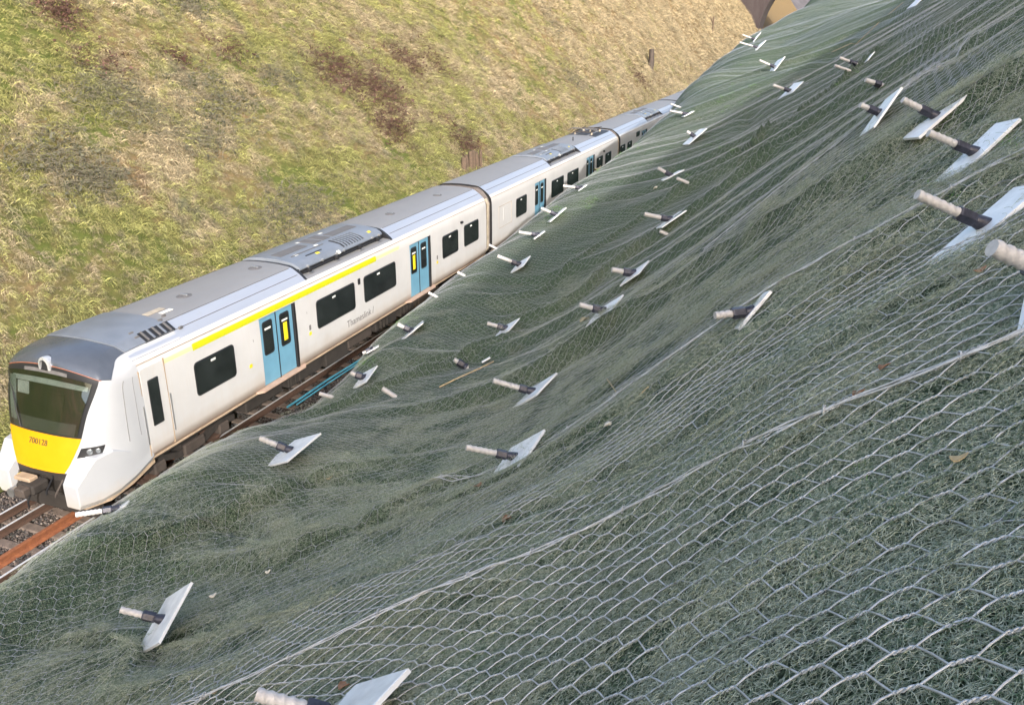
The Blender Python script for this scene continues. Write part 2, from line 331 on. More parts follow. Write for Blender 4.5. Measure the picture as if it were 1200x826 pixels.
def folds(x, y):
    env = np.clip((x-3)/4, 0, 1)*np.clip((22-x)/3, 0, 1)*(.3+.7*np.clip((x-8.5)/3, 0, 1))
    wob = .32*vnoise(x*.22, y*.25, 3)+.12*vnoise(x*1.1, y*.8, 4)-.02*(x-12); u = y+wob
    f = .045*vnoise(x*.16+3, u*1.1, 5)+.08*vnoise(x*.22, u*2.8, 6)+.04*vnoise(x*.9, u*6, 7)+.045*vnoise(x*.8, y*.7, 8)+.03*vnoise(x*2.6, y*2.6, 12)
    r_ = np.abs(vnoise(x*.12+9, u*.8, 9)); f = f-.13*np.exp(-(r_/.03)**2)
    p = u*.95+.15*x*0+40; ip = np.floor(p); fr = p-ip; saw = np.where(fr < .2, (fr/.2)**2*(3-2*fr/.2), 1-(fr-.2)/.8); am = np.clip(vnoise(x*.22+ip*3.7, ip*1.37+.5, 13)+.18, 0, .5)
    f = f+.30*am*saw*np.clip((y+8.2)/2, 0, 1)*np.clip((40-y)/20, 0, 1)
    far = 1+np.clip((y-5)/25, 0, .5)*np.clip((x-11)/4, 0, 1)
    near = .18+.82*np.clip((y+9.6)/4, 0, 1)
    out = f*env*far*near
    for (k, a, b), w in zip(SEAMS, (.030, .035, .05)):
        d = y-poly(k, np.clip(x, a-1.5, b+1.5)); out = out+w*np.exp(-np.abs(d)/.12)*np.clip((x-a+1)/1, 0, 1)*env
    for (k, a, b), w in zip(FOLDS, (.21, .15, .12, .10, .13, .20, .06, .10, .09, .09)):
        d = y-poly(k, np.clip(x, a-.5, b+.5)); s_ = 0.10+.08*w
        e = np.clip((x-a+1.2)/1.2, 0, 1)*np.clip((b+1.2-x)/1.2, 0, 1); out = out+(w*np.exp(-((d+.13)/s_)**2)-w*np.exp(-((d-.13)/s_)**2))*e
    return out
def H(x, y): return base(x, y)+folds(x, y)
def normal_at(x, y, e=.04, f=H):
    hx = (f(x+e, y)-f(x-e, y))/(2*e); hy = (f(x, y+e)-f(x, y-e))/(2*e); n = np.stack([-hx, -hy, np.ones_like(hx)], -1); return n/np.linalg.norm(n, axis=-1, keepdims=True)

def seq(*parts):
    o = []
    for a, b, s_ in parts: o.append(np.arange(a, b-1e-6, s_))
    return np.concatenate(o+[np.array([parts[-1][1]])])
xs = seq((1.4, 6, .2), (6, 16.5, .05), (16.5, 22, .25), (22, 60, 3.)); ys = seq((-60, -16, 2.), (-16, -12.5, .25), (-12.5, -4, .04), (-4, 4, .08), (4, 20, .16), (20, 60, .5), (60, 300, 4.))  # rows far behind the camera are unseen, added to cast shade on the slope
GX, GY = np.meshgrid(xs, ys, indexing='ij'); GZ = H(GX, GY)
# fine lumpy relief of the matting
GZ = GZ+(.016*vnoise(GX*8, GY*8, 11)+.010*vnoise(GX*17, GY*17, 14))*np.clip((12-GY)/4, 0, 1)
V = np.stack([GX, GY, GZ], -1).reshape(-1, 3); nx, ny = GX.shape; ii = (np.arange(nx-1)[:, None]*ny+np.arange(ny-1)[None]).ravel()
F = np.stack([ii, ii+ny, ii+ny+1, ii+1], -1)
o = link('embankment', npmesh('embankment', V, F, M['mat'], True)); tag(o, kind='structure', label='netted railway embankment falling to the track under green erosion matting')

# ------------------------------------------------------------ wire netting
def prisms(A, B, r, n=3):
    """tubes with n sides from points A to B, vectorised"""
    d = B-A; d /= np.linalg.norm(d, axis=1, keepdims=True)+1e-9; up = np.tile([.3, .2, 1.], (len(A), 1)); a = np.cross(d, up); a /= np.linalg.norm(a, axis=1, keepdims=True)+1e-9; b = np.cross(a, d)
    r = np.broadcast_to(np.asarray(r, float), (len(A),))[:, None]; ring = []
    for k in range(n):
        t = 2*math.pi*k/n+.5; o_ = r*(math.cos(t)*a+math.sin(t)*b); ring.append((A+o_, B+o_))
    V = np.stack([p for q in ring for p in q], 1).reshape(-1, 3); base_i = (np.arange(len(A))*2*n)[:, None]; Fs = []
    for k in range(n):
        k2 = (k+1) % n; Fs.append(base_i+np.array([[2*k, 2*k2, 2*k2+1, 2*k+1]]))
    return V, np.concatenate(Fs)
def ribbons(A, B, w):
    d = B-A; d /= np.linalg.norm(d, axis=1, keepdims=True)+1e-9; a = np.cross(d, np.tile([-.5, -.4, .75], (len(A), 1))); a /= np.linalg.norm(a, axis=1, keepdims=True)+1e-9
    V = np.stack([A-a*w, A+a*w, B+a*w, B-a*w], 1).reshape(-1, 3); return V, (np.arange(len(A))*4)[:, None]+np.arange(4)[None]
PS, PT = .071, .048           # half pitches along the slope (in x) and along the track
def net_pt(s_, t_, lift=.021):
    x = s_; wy = t_+.07*vnoise(s_*.5, t_*.4, 21)+.03*vnoise(s_*2.2, t_*2.2, 22); x = x+.04*vnoise(s_*2.5, t_*2.5, 23)+.016*vnoise(s_*10, t_*10, 24); wy = wy+.016*vnoise(s_*10+5, t_*10, 25)
    z = H(x, wy)+lift+.022*np.maximum(0, vnoise(s_*2.1, t_*3.3, 26)+.15)+.008*vnoise(s_*13, t_*13, 27); return np.stack([x, wy, z], -1)
def bnd(k, x):
    """y of netting seam k at x"""
    c = [poly(q[0], x) for q in SEAMS]
    if k == 0: return c[0]-2.9
    if k < 3: return c[k-1]
    if k == 3: return (c[1]+c[2])*.5
    return c[2]+[0, 2.6, 5.2, 8.5, 12, 17, 24, 34, 46][k-4]
BOUNDS = [float(bnd(k, 14.5)) for k in range(13)]
ROLL_LABEL = ['sheet of grey wire netting nearest the camera, below the first laced seam', 'sheet of wire netting just above the long laced seam that crosses the foreground',
  'wire netting sheet behind the second laced seam, mid slope', 'wire netting sheet under the two large plates at the right edge', 'wire netting sheet around the small plates near the top right',
  'wire netting sheet behind the foreground bars, reaching down to the track edge', 'wire netting sheet spreading across the middle of the embankment', 'wire netting sheet in the folded far middle of the slope',
  'wire netting sheet beside the second carriage', 'wire netting sheet over the green bulge beside the third carriage', 'wire netting sheet on the far bulge where the train disappears', 'farthest wire netting sheet along the ridge below the brick bridge']
nrm_at = lambda P: normal_at(P[:, 0], P[:, 1], .06, base)
for k in range(len(BOUNDS)-1):
    b0, b1 = BOUNDS[k], BOUNDS[k+1]; nt = max(2, int(round((b1-b0)/PT/2))*2); pt = (b1-b0)/nt
    if b0 > 12: sc = 1.0
    xlo, xhi = (4.6, 17.0) if b0 < 0 else ((4.5, 17.8) if b0 < 14 else (5.5, 19.5))
    if b1 < -8: xlo, xhi = 8.2, 15.9
    if b0 > 22: pass
    I, J = np.meshgrid(np.arange(int((xhi-xlo)/PS)), np.arange(nt+1), indexing='ij'); m_ = ((I+J) % 2 == 0); I, J = I[m_], J[m_]
    s0 = xlo+I*PS; t0 = bnd(k, s0)+J/nt*(bnd(k+1, s0)-bnd(k, s0))
    h = .23*PS
    A = net_pt(s0-h, t0); B = net_pt(s0+h, t0)      # twists
    parts = []
    camd = np.linalg.norm(A-C0, axis=1)
    nearm = camd < 4.6; midm = (camd >= 4.6) & (camd < 24); farm = camd >= 24
    seg = []
    # twisted pairs near the camera
    if nearm.any():
        a, b = A[nearm], B[nearm]; d = b-a; L = np.linalg.norm(d, axis=1, keepdims=True); d /= L; nn = nrm_at(a); sd_ = np.cross(d, nn); NS = 8
        ph = RS.rand(len(a))*6.28
        for st in (0, 1):
            prev = None
            for q in range(NS+1):
                w = q/NS; th = (ph+w*9.4+st*math.pi)[:, None]; rr = .0022*(1 if 0 < q < NS else .6); p = a+(b-a)*w+rr*(np.cos(th)*sd_+np.sin(th)*nn)
                if prev is not None: parts.append(prisms(prev, p, .0023, 4))
                prev = p
    if midm.any(): parts.append(prisms(A[midm], B[midm], .0021, 3))
    if farm.any(): parts.append(ribbons(A[farm], B[farm], .0017))
    for sg in (-1, 1):       # diagonals from this twist's upper end to the neighbours' lower ends
        ok = (J+sg >= 0) & (J+sg <= nt); a = B[ok]; sn = (s0+PS)[ok]; tn = bnd(k, sn)+(J[ok]+sg)/nt*(bnd(k+1, sn)-bnd(k, sn)); c = net_pt(sn-h, tn); cd = camd[ok]
        n_ = cd < 4.6; 
        if n_.any():
            a_, c_ = a[n_], c[n_]; mid = (a_+c_)/2+.003*(RS.rand(len(a_), 3)-.5)+nrm_at(a_)*.002
            q1 = a_*.7+mid*.3+.0; parts.append(prisms(a_, mid, .0024, 4)); parts.append(prisms(mid, c_, .0024, 4))
        n_ = (cd >= 4.6) & (cd < 24)
        if n_.any(): parts.append(prisms(a[n_], c[n_], .0013, 3))
        n_ = cd >= 24
        if n_.any(): parts.append(ribbons(a[n_], c[n_], .0012))
    VV = []; FF = []; off = 0
    for v_, f_ in parts: VV.append(v_); FF.append(f_+off); off += len(v_)
    roll = empty('wire_netting'); tag(roll, ROLL_LABEL[k], 'netting', 'rolls of netting laced together on the slope')
    o = link('hexagonal_mesh', npmesh('hexagonal_mesh', np.concatenate(VV), np.concatenate(FF), M['wire'], False), roll); o['kind'] = 'stuff'
    print('roll', k, off)
    # selvedge wires and lacing along the upper edge
    if k in (0, 1, 3):
        sx = np.arange(xlo if k == 0 else (12.2 if k == 1 else 13.6), xhi, .05); mb = MB()
        for dy, rr, ph in ((-.010, .0035, 0.), (.010, .003, 2.), (.002, .0026, 4.)):
            tt = bnd(k+1, sx)+dy+.008*np.sin(sx*17+ph); P = net_pt(sx, tt, .028); P[:, 2] += .004*np.sin(sx*23+ph); rad = rr*(1 if b1 < -4 else .8)
            mb.tube(P, rad, M['wire'], 5 if b1 < 0 else 3)
        mb.build('selvedge_wire', roll, 60)
        if b1 < 4:
            q = 10.6 if k == 0 else (12.4 if k == 1 else 13.8)
            while q < xhi-.6:
                mb = MB()
                c = net_pt(np.array([q]), np.array([float(bnd(k+1, q))]), .030)[0]; pts = []
                for j in range(9):
                    a_ = j/8*2*math.pi*1.15; pts.append(c+np.array([.006*j/8+random.uniform(-.002, .002), .017*math.cos(a_), .014*math.sin(a_)]))
                mb.tube(pts, .0028, M['wire'], 4); q += random.uniform(.22, .45)
                mb.build('lacing_tie', roll, 60)
#@@NEXT
# ------------------------------------------------------------ scattering (geometry nodes, only for what nobody could count)
def src_obj(name, me):
    return bpy.data.objects.new(name, me)
def scatter(name, P, ROT, SC, VAR, sources, mat=None):
    me = bpy.data.meshes.new(name); me.vertices.add(len(P)); me.vertices.foreach_set('co', np.ascontiguousarray(P, dtype=np.float32).ravel())
    a = me.attributes.new('rot', 'FLOAT_VECTOR', 'POINT'); a.data.foreach_set('vector', np.ascontiguousarray(ROT, dtype=np.float32).ravel())
    a = me.attributes.new('scl', 'FLOAT', 'POINT'); a.data.foreach_set('value', np.ascontiguousarray(SC, dtype=np.float32))
    a = me.attributes.new('var', 'INT', 'POINT'); a.data.foreach_set('value', np.ascontiguousarray(VAR, dtype=np.int32)); me.update()
    o = bpy.data.objects.new(name, me); COL.objects.link(o)
    g = bpy.data.node_groups.new(name, 'GeometryNodeTree'); g.interface.new_socket('Geometry', in_out='INPUT', socket_type='NodeSocketGeometry'); g.interface.new_socket('Geometry', in_out='OUTPUT', socket_type='NodeSocketGeometry')
    gi = g.nodes.new('NodeGroupInput'); go = g.nodes.new('NodeGroupOutput'); jn = g.nodes.new('GeometryNodeJoinGeometry'); L = g.links
    def attr(n, t):
        q = g.nodes.new('GeometryNodeInputNamedAttribute'); q.data_type = t; q.inputs[0].default_value = n; return [x for x in q.outputs if x.enabled and x.name == 'Attribute'][0]
    rot, scl, var = attr('rot', 'FLOAT_VECTOR'), attr('scl', 'FLOAT'), attr('var', 'INT')
    mp = g.nodes.new('GeometryNodeMeshToPoints'); L.new(gi.outputs[0], mp.inputs[0])
    e2r = g.nodes.new('FunctionNodeEulerToRotation'); L.new(rot, e2r.inputs[0])
    for k, so in enumerate(sources):
        c = g.nodes.new('FunctionNodeCompare'); c.data_type = 'INT'; c.operation = 'EQUAL'; ii_ = [x for x in c.inputs if x.enabled]; L.new(var, ii_[0]); ii_[1].default_value = k
        oi = g.nodes.new('GeometryNodeObjectInfo'); oi.inputs[0].default_value = so; ip = g.nodes.new('GeometryNodeInstanceOnPoints')
        L.new(mp.outputs[0], ip.inputs['Points']); L.new(c.outputs[0], ip.inputs['Selection']); L.new(oi.outputs['Geometry'], ip.inputs['Instance'])
        L.new(e2r.outputs[0], ip.inputs['Rotation']); L.new(scl, ip.inputs['Scale']); L.new(ip.outputs[0], jn.inputs[0])
    L.new(jn.outputs[0], go.inputs[0]); md = o.modifiers.new('scatter', 'NODES'); md.node_group = g; return o
def euler_from(n, spin):
    """rotation that takes z to n, then spins about n; returns euler xyz arrays"""
    out = []
    for a, s_ in zip(n, spin):
        q = Vector((0, 0, 1)).rotation_difference(Vector(a)) @ Matrix.Rotation(float(s_), 3, 'Z').to_quaternion(); out.append(q.to_euler()[:])
    return np.array(out)

# fibres of the matting near the camera: small patches of curly threads
def fibre_patch(seed, n=230, size=.11):
    rs = np.random.RandomState(seed); A = []; Bq = []; k = 5
    c = (rs.rand(n, 3)-.5)*[size*2, size*2, .009]; c[:, 2] += .004; ang = rs.rand(n)*6.28; L = .005+.009*rs.rand(n); curl = (rs.rand(n)-.5)*2.2; p = c; Vs = []; el = (rs.rand(n)-.4)*.9
    pts = [p]
    for i in range(k):
        p = p+np.stack([np.cos(ang)*np.cos(el), np.sin(ang)*np.cos(el), np.sin(el)], -1)*L[:, None]; p[:, 2] = np.clip(p[:, 2], -.004, .014); ang = ang+curl; el = el*.6+(rs.rand(n)-.5)*.9; pts.append(p)
    for i in range(k): A.append(pts[i]); Bq.append(pts[i+1])
    V, F = prisms(np.concatenate(A), np.concatenate(Bq), .00055, 3); return npmesh('fibre_patch', V, F, M['fibre'])
FS = [src_obj('fibre_patch', fibre_patch(40+i)) for i in range(4)]
FL = [src_obj('fibre_patch', fibre_patch(60+i, 110, .16)) for i in range(2)]
def on_slope(n, xr, yr, keep):
    x = xr[0]+(xr[1]-xr[0])*RS.rand(n); y = yr[0]+(yr[1]-yr[0])*RS.rand(n); z = H(x, y); P = np.stack([x, y, z], -1)
    d = P-C0; w = d@FW; u = d@RT/w*FPX; v = d@UP/w*FPX; vis = (w > .3) & (abs(u) < 660) & (abs(v) < 470); k = vis & keep(np.linalg.norm(d, axis=1)) ; return P[k]
P = on_slope(6200, (10.5, 17.5), (-11, -4), lambda d: RS.rand(len(d)) < np.clip((2.4/d)**1.5, 0, 1))
n = normal_at(P[:, 0], P[:, 1]); o = scatter('matting_fibres', P+n*.004, euler_from(n, RS.rand(len(P))*6.28), .9+.4*RS.rand(len(P)), RS.randint(0, 4, len(P)), FS); tag(o, kind='stuff', label='curly plastic fibres of the green erosion matting close to the camera')
print('fibres', len(P))
P = on_slope(9000, (7, 17.5), (-11, 1), lambda d: (d > 2.5) & (RS.rand(len(d)) < .7*np.clip((4.5/d)**1.6, 0, 1)))
n = normal_at(P[:, 0], P[:, 1]); o = scatter('loose_matting_fibres', P+n*.004, euler_from(n, RS.rand(len(P))*6.28), 1.+.3*RS.rand(len(P)), RS.randint(0, 2, len(P)), FL); tag(o, kind='stuff', label='sparser fibres of the matting farther down the slope')
print('fibres2', len(P))

# green grass sprigs poking through the net
def tuft_mesh(seed, n, L, w, droop, mat, spread=.12):
    rs = np.random.RandomState(seed); V = []; F = []
    for i in range(n):
        b = np.array([(rs.rand()-.5)*spread*2, (rs.rand()-.5)*spread*2, -.02]); a = rs.rand()*6.28; l = L*(.55+.6*rs.rand()); d = np.array([math.cos(a)*.55+droop, math.sin(a)*.55, .9+.3*rs.rand()]); d /= np.linalg.norm(d)
        sd_ = np.array([-math.sin(a), math.cos(a), 0])*w*(.6+.8*rs.rand()); p1 = b+d*l*.45; d2 = d+np.array([droop*1.1+.3*math.cos(a), .3*math.sin(a), -.75]); d2 /= np.linalg.norm(d2); p2 = p1+d2*l*.35; d3 = d2+np.array([droop*.6, 0, -.7]); d3 /= np.linalg.norm(d3); p3 = p2+d3*l*.25
        k = len(V); V += [b-sd_*.8, b+sd_*.8, p1+sd_, p1-sd_, p2+sd_*.7, p2-sd_*.7, p3]; F += [(k, k+1, k+2, k+3), (k+3, k+2, k+4, k+5), (k+5, k+4, k+6, k+6)]
    me = bpy.data.meshes.new('grass_tuft'); me.from_pydata([tuple(p) for p in V], [], [f if f[3] != f[2] else f[:3] for f in F]); me.materials.append(mat)
    if mat == M['grass']:
        me.materials.append(M['grass_light']); me.materials.append(M['grass_dark']); me.polygons.foreach_set('material_index', [int((i//3*7919+seed*31) % 10) in (0, 4, 7) and 1 or (2 if int((i//3*7919+seed*31) % 10) in (1, 5, 8) else 0) for i in range(len(F))])
    me.update(); return me
M['sprig'] = simple('fresh_grass', (.14, .30, .04), .5, var=.4, sc=12)
sp = [src_obj('grass_sprig', tuft_mesh(90+i, 12, .07, .0016, .0, M['sprig'], .035)) for i in range(3)]
cl = [((475, 372), 25, 60, 1.0), ((700, 160), 18, 40, 2.), ((690, 240), 12, 30, 1.5), ((740, 165), 20, 60, 2.), ((1010, 555), 60, 22, .6), ((1080, 215), 60, 16, .8), ((1190, 160), 25, 26, 1.), ((880, 300), 25, 14, .8), ((620, 440), 12, 10, .8), ((215, 672), 22, 22, .7), ((560, 768), 40, 18, .6),
      ((870, 110), 40, 60, 1.8), ((820, 570), 50, 14, .5), ((650, 250), 14, 40, 1.5), ((470, 375), 10, 60, 1.), ((425, 425), 14, 60, 1.1), ((1110, 365), 30, 12, .6), ((990, 90), 40, 30, 1.4), ((845, 175), 40, 50, 1.6), ((560, 600), 90, 22, .6), ((980, 700), 90, 14, .5)]
P = []; SCs = []
for (u, v), rad, k, sc in cl:
    for i in range(k):
        p = hit(u+random.gauss(0, rad*.5), v+random.gauss(0, rad*.35)); P.append(p); SCs.append(sc*random.uniform(.5, 1.1))
P = np.array(P); P[:, 2] = H(P[:, 0], P[:, 1]); n = normal_at(P[:, 0], P[:, 1]); n = n*.5+np.array([0, 0, .6]); n /= np.linalg.norm(n, axis=1, keepdims=True)
o = scatter('grass_sprigs', P, euler_from(n, RS.rand(len(P))*6.28), np.array(SCs), RS.randint(0, 3, len(P)), sp); tag(o, kind='stuff', label='fresh green grass sprigs growing through the matting')

# ------------------------------------------------------------ left bank
def LB(x, y):
    """height of the left bank"""
    s_ = -2.75-x; T = 1+.42*np.clip((y-40)/80, 0, 1); z = -.12+T*s_; z = np.where(z < 0, np.maximum(z, -.12), z)
    r_ = .45*vnoise(x*.3, y*.18, 31)+.22*vnoise(x*.9, y*.6, 32)+.09*vnoise(x*2.4, y*2.1, 33); z = z+r_*np.clip(s_/1.5, 0, 1); return np.where(z > 17, 17+(z-17)*.1, z)
def hitL(u, v):
    r_ = ray(u, v); ts = np.linspace(15, 260, 3000); P = C0+ts[:, None]*r_; g = P[:, 2]-LB(P[:, 0], P[:, 1]); k = np.argmax(g < 0); return P[k]
xs = -seq((2.2, 18, .22), (18, 60, 4.)); ys = seq((-25, 60, .3), (60, 190, 1.), (190, 330, 5.)); GX, GY = np.meshgrid(xs, ys, indexing='ij'); V = np.stack([GX, GY, LB(GX, GY)], -1).reshape(-1, 3)
nx, ny = GX.shape; ii = (np.arange(nx-1)[:, None]*ny+np.arange(ny-1)[None]).ravel(); F = np.stack([ii, ii+1, ii+ny+1, ii+ny], -1)
o = link('hill', npmesh('hill', V, F, M['soil'], True)); tag(o, kind='structure', label='steep sunlit grassy cutting side behind the train')
TF = [src_obj('grass_tuft', tuft_mesh(10+i, 24, .42, .0085, .55, M['grass'], .17)) for i in range(5)]
def bank_pts(n, y0, y1):
    y = y0+(y1-y0)*RS.rand(n); s_ = .3+14.5*RS.rand(n); x = -2.75-s_/(1+.42*np.clip((y-40)/80, 0, 1)); return np.stack([x, y, LB(x, y)], -1)
P = np.concatenate([bank_pts(38000, -4, 45), bank_pts(19000, 45, 110), bank_pts(9000, 110, 192)])
d = P-C0; w = d@FW; u = d@RT/w*FPX; v = d@UP/w*FPX; P = P[(w > 0) & (abs(u) < 680) & (abs(v) < 500)]
n = normal_at(P[:, 0], P[:, 1], .15, LB); nn = n*.8+np.array([0, 0, .25])+.18*(RS.rand(len(P), 3)-.5); nn /= np.linalg.norm(nn, axis=1, keepdims=True)
eu = []
for a in nn:     # local x points down the slope
    zc = Vector(a); xc = (Vector((1, random.uniform(-.45, .45), -1))); xc = (xc-zc*xc.dot(zc)).normalized(); yc = zc.cross(xc); eu.append(Matrix((xc, yc, zc)).transposed().to_euler()[:])
clump = vnoise(P[:, 0]*.9, P[:, 1]*.7, 77)
SCL = (.5+.6*RS.rand(len(P))**2+.9*np.clip(clump, -.25, .5))*(1+np.clip(P[:, 1]-20, 0, 200)/120)
o = scatter('bank_grass', P, np.array(eu), SCL, RS.randint(0, 5, len(P)), TF); tag(o, kind='stuff', label='rough straw and green grass tufts hanging down the sunlit bank')
print('tufts', len(P))
#@@TRAIN
# ------------------------------------------------------------ track bed
xs = seq((-8, -3.3, .6), (-3.3, 3.2, .1), (3.2, 6, .6)); ys = seq((-30, -12, 1.), (-12, 24, .12), (24, 70, 1.), (70, 330, 6.)); GX, GY = np.meshgrid(xs, ys, indexing='ij')
def bedz(x, y): return -.20-.13*np.clip((np.abs(x)-1.5)/1.2, 0, 1)+.05*vnoise(x*3, y*3, 51)+.02*vnoise(x*11, y*11, 52)
V = np.stack([GX, GY, bedz(GX, GY)], -1).reshape(-1, 3); nx, ny = GX.shape; ii = (np.arange(nx-1)[:, None]*ny+np.arange(ny-1)[None]).ravel(); F = np.stack([ii, ii+ny, ii+ny+1, ii+1], -1)
o = link('ground', npmesh('ground', V, F, M['ballast'], True)); tag(o, kind='structure', label='dark ballast bed of the railway track')
def stone_mesh(seed):
    rs = np.random.RandomState(seed); t = (1+5**.5)/2; v = np.array([(-1, t, 0), (1, t, 0), (-1, -t, 0), (1, -t, 0), (0, -1, t), (0, 1, t), (0, -1, -t), (0, 1, -t), (t, 0, -1), (t, 0, 1), (-t, 0, -1), (-t, 0, 1)], float); v /= np.linalg.norm(v[0]); v *= (.7+.5*rs.rand(12))[:, None]*np.array([1, .75, .6])*.03
    f = [(0, 11, 5), (0, 5, 1), (0, 1, 7), (0, 7, 10), (0, 10, 11), (1, 5, 9), (5, 11, 4), (11, 10, 2), (10, 7, 6), (7, 1, 8), (3, 9, 4), (3, 4, 2), (3, 2, 6), (3, 6, 8), (3, 8, 9), (4, 9, 5), (2, 4, 11), (6, 2, 10), (8, 6, 7), (9, 8, 1)]
    return npmesh('ballast_stone', v, np.array(f), M['stone'])
ST = [src_obj('ballast_stone', stone_mesh(i)) for i in range(4)]
n = 26000; x = -2.6+5.4*RS.rand(n); y = np.where(RS.rand(n) < .45, -5+7.5*RS.rand(n), -2+17*RS.rand(n)); k = ~((abs(x) < 1.3) & (y > .5)); x, y = x[k], y[k]
o = scatter('ballast_stones', np.stack([x, y, bedz(x, y)+.012], -1), RS.rand(len(x), 3)*6.28, .7+.7*RS.rand(len(x)), RS.randint(0, 4, len(x)), ST); tag(o, kind='stuff', label='loose ballast stones around the rails')
track = empty('railway_track'); tag(track, 'ballasted railway track running under the white train', 'track')
def rail_prof(w=.036, h=.155, foot=.07, web=.009):
    return [(-foot, -h), (foot, -h), (foot, -h+.012), (web, -h+.035), (web, -.045), (w, -.035), (w, -.006), (w-.008, 0), (-w+.008, 0), (-w, -.006), (-w, -.035), (-web, -.045), (-web, -h+.035), (-foot, -h+.012)]
def rail(name, x, z, m_side, m_top, y0, y1, parent, sc=1., skew=0.):
    mb = MB(); p = rail_prof(); ra = [[(x+a*sc, y0, z+b*sc) for a, b in p], [(x+skew+a*sc, y1, z+b*sc) for a, b in p]]; mb.loft(ra, m_side)
    if m_top: mb.add([(x-.029*sc, y0, z+.002), (x+.029*sc, y0, z+.002), (x+skew+.029*sc, y1, z+.002), (x+skew-.029*sc, y1, z+.002)], [(0, 1, 2, 3)], m_top)
    return mb.build(name, parent)
rail('running_rail', -.69, 0, M['rustd'], M['railtop'], -30, 240, track); rail('running_rail', .75, 0, M['rustd'], M['railtop'], -30, 240, track)
o = rail('conductor_rail', -1.18, .02, M['rustd'], M['railtop'], -30, 240, track); o['label'] = 'conductor rail with a worn bright top beside the far running rail'
slp = MB(); slp.loft([[(a, -.13, -.33), (a, -.13, -.19), (a, -.10, -.165), (a, .10, -.165), (a, .13, -.19), (a, .13, -.33)] for a in (-1.28, 1.28)], M['concrete']); slm = slp.mesh('sleeper')
for k in range(46):
    o = link('sleeper', slm, track); o.location = (0, -7.5+k*.65, 0)
rr = empty('rusty_rail'); tag(rr, 'bright orange rusty spare rail lying between the running rails', 'rail'); rail('rail_section', .20, .03, M['rust'], None, -14, 4.5, rr, 1.25)
mb = MB(); pts = []
for nm, x0, z0, ya, yb in (('upper of the two bright blue pipes lying on the ballast beside the train', 1.16, -.10, 6.6, 14), ('lower blue pipe lying on the ballast nearest the netting', 1.70, -.22, 5.9, 9.4)):
    mb = MB(); q = np.linspace(ya, yb, 12); mb.tube([(x0+.02*math.sin(i*1.3), yy, z0+.02*math.sin(i*.9)) for i, yy in enumerate(q)], .032, M['pipe'], 8); mb.tube([(x0+.10+.02*math.sin(i*1.1), yy+.3, z0-.03+.02*math.sin(i)) for i, yy in enumerate(q)], .026, M['pipe'], 8)
    o = mb.build('blue_pipe', None, 50); tag(o, nm, 'pipe', 'blue pipes beside the track')

# ------------------------------------------------------------ train
def prof(kind):
    """half section of a carriage, from the bottom edge up to the roof centre"""
    side = [(1.30, .93), (1.352, .965), (1.385, 1.04), (1.398, 1.2)]
    if kind == 'door': side = [(1.30, .93), (1.352, .965), (1.30, .97), (1.30, 1.2)]
    side += [(1.402, 1.7), (1.400, 2.5), (1.392, 2.842), (1.392, 2.846)] if kind != 'door' else [(1.30, 1.7), (1.30, 2.5), (1.30, 2.842), (1.392, 2.846)]
    side += [(1.385, 2.95), (1.362, 3.08), (1.325, 3.17), (1.275, 3.23)]
    if kind == 'ac': side += [(1.21, 3.265), (1.15, 3.27), (1.09, 3.275), (1.03, 3.28), (.90, 3.285), (.75, 3.29), (.45, 3.29), (0, 3.29)]
    else: side += [(1.20, 3.305), (1.10, 3.385), (.99, 3.46), (.90, 3.515), (.82, 3.55), (.70, 3.575), (.40, 3.60), (0, 3.612)]
    return side
NS = 12
def shell(mb, stations):
    """stations: (y, kind); right side carries doors, left side mirrors it"""
    R_ = []
    for y, k in stations:
        p = prof(k); pl = prof('plain' if k == 'door' else k); R_.append([(a, y, b) for a, b in p]+[(-a, y, b) for a, b in pl[-2::-1]])
    n = len(R_[0]); vs_ = [q for r_ in R_ for q in r_]; h = len(prof('plain'))
    fs = {}
    for i in range(len(R_)-1):
        for k in range(n-1):
            kk = k if k < h-1 else n-2-k
            if kk < NS-1: m = M['side']
            elif kk < NS+4: m = M['shoulder']
            else: m = M['roof']
            if stations[i][1] == 'ac' and stations[i+1][1] == 'ac' and kk >= NS-1: m = M['roof']
            if stations[i][0] == stations[i+1][0] and stations[i][1] != stations[i+1][1]: m = M['black']
            a = i*n+k; fs.setdefault(m, []).append((a, a+n, a+n+1, a+1))
    for m, f in fs.items():
        used = sorted({q for t in f for q in t}); mp = {q: i for i, q in enumerate(used)}; mb.add([vs_[q] for q in used], [tuple(mp[q] for q in t) for t in f], m)
    for r_, rev in ((R_[0], False), (R_[-1], True)):
        f = tuple(range(n)); mb.add(r_, [f if rev else f[::-1]], M['black'])
def rrect(y0, y1, z0, z1, r, n=4):
    o_ = []
    for cy_, cz_, a0 in ((y1-r, z1-r, 0), (y0+r, z1-r, 90), (y0+r, z0+r, 180), (y1-r, z0+r, 270)):
        for i in range(n+1): a = R(a0+90*i/n); o_.append((cy_+r*math.cos(a), cz_+r*math.sin(a)))
    return o_
def slab(name, y0, y1, z0, z1, r, x0, x1, m, parent, bev=.004):
    mb = MB(); p = rrect(y0, y1, z0, z1, r); q = rrect(y0+bev, y1-bev, z0+bev, z1-bev, max(.005, r-bev))
    def X(x, z): return x
    mb.loft([[(x0, a, b) for a, b in p], [(x1-bev, a, b) for a, b in p], [(x1, a, b) for a, b in q]], m); return mb.build(name, parent)
SX = lambda z: float(np.interp(z, [b for a, b in prof('plain')[:8]], [a for a, b in prof('plain')[:8]]))
MC = {}
def cached(key, fn):
    if key not in MC: MC[key] = fn()
    return MC[key]
def put(name, me, parent, loc=(0, 0, 0)):
    o = bpy.data.objects.new(name, me); COL.objects.link(o); o.parent = parent; o.location = loc; return o
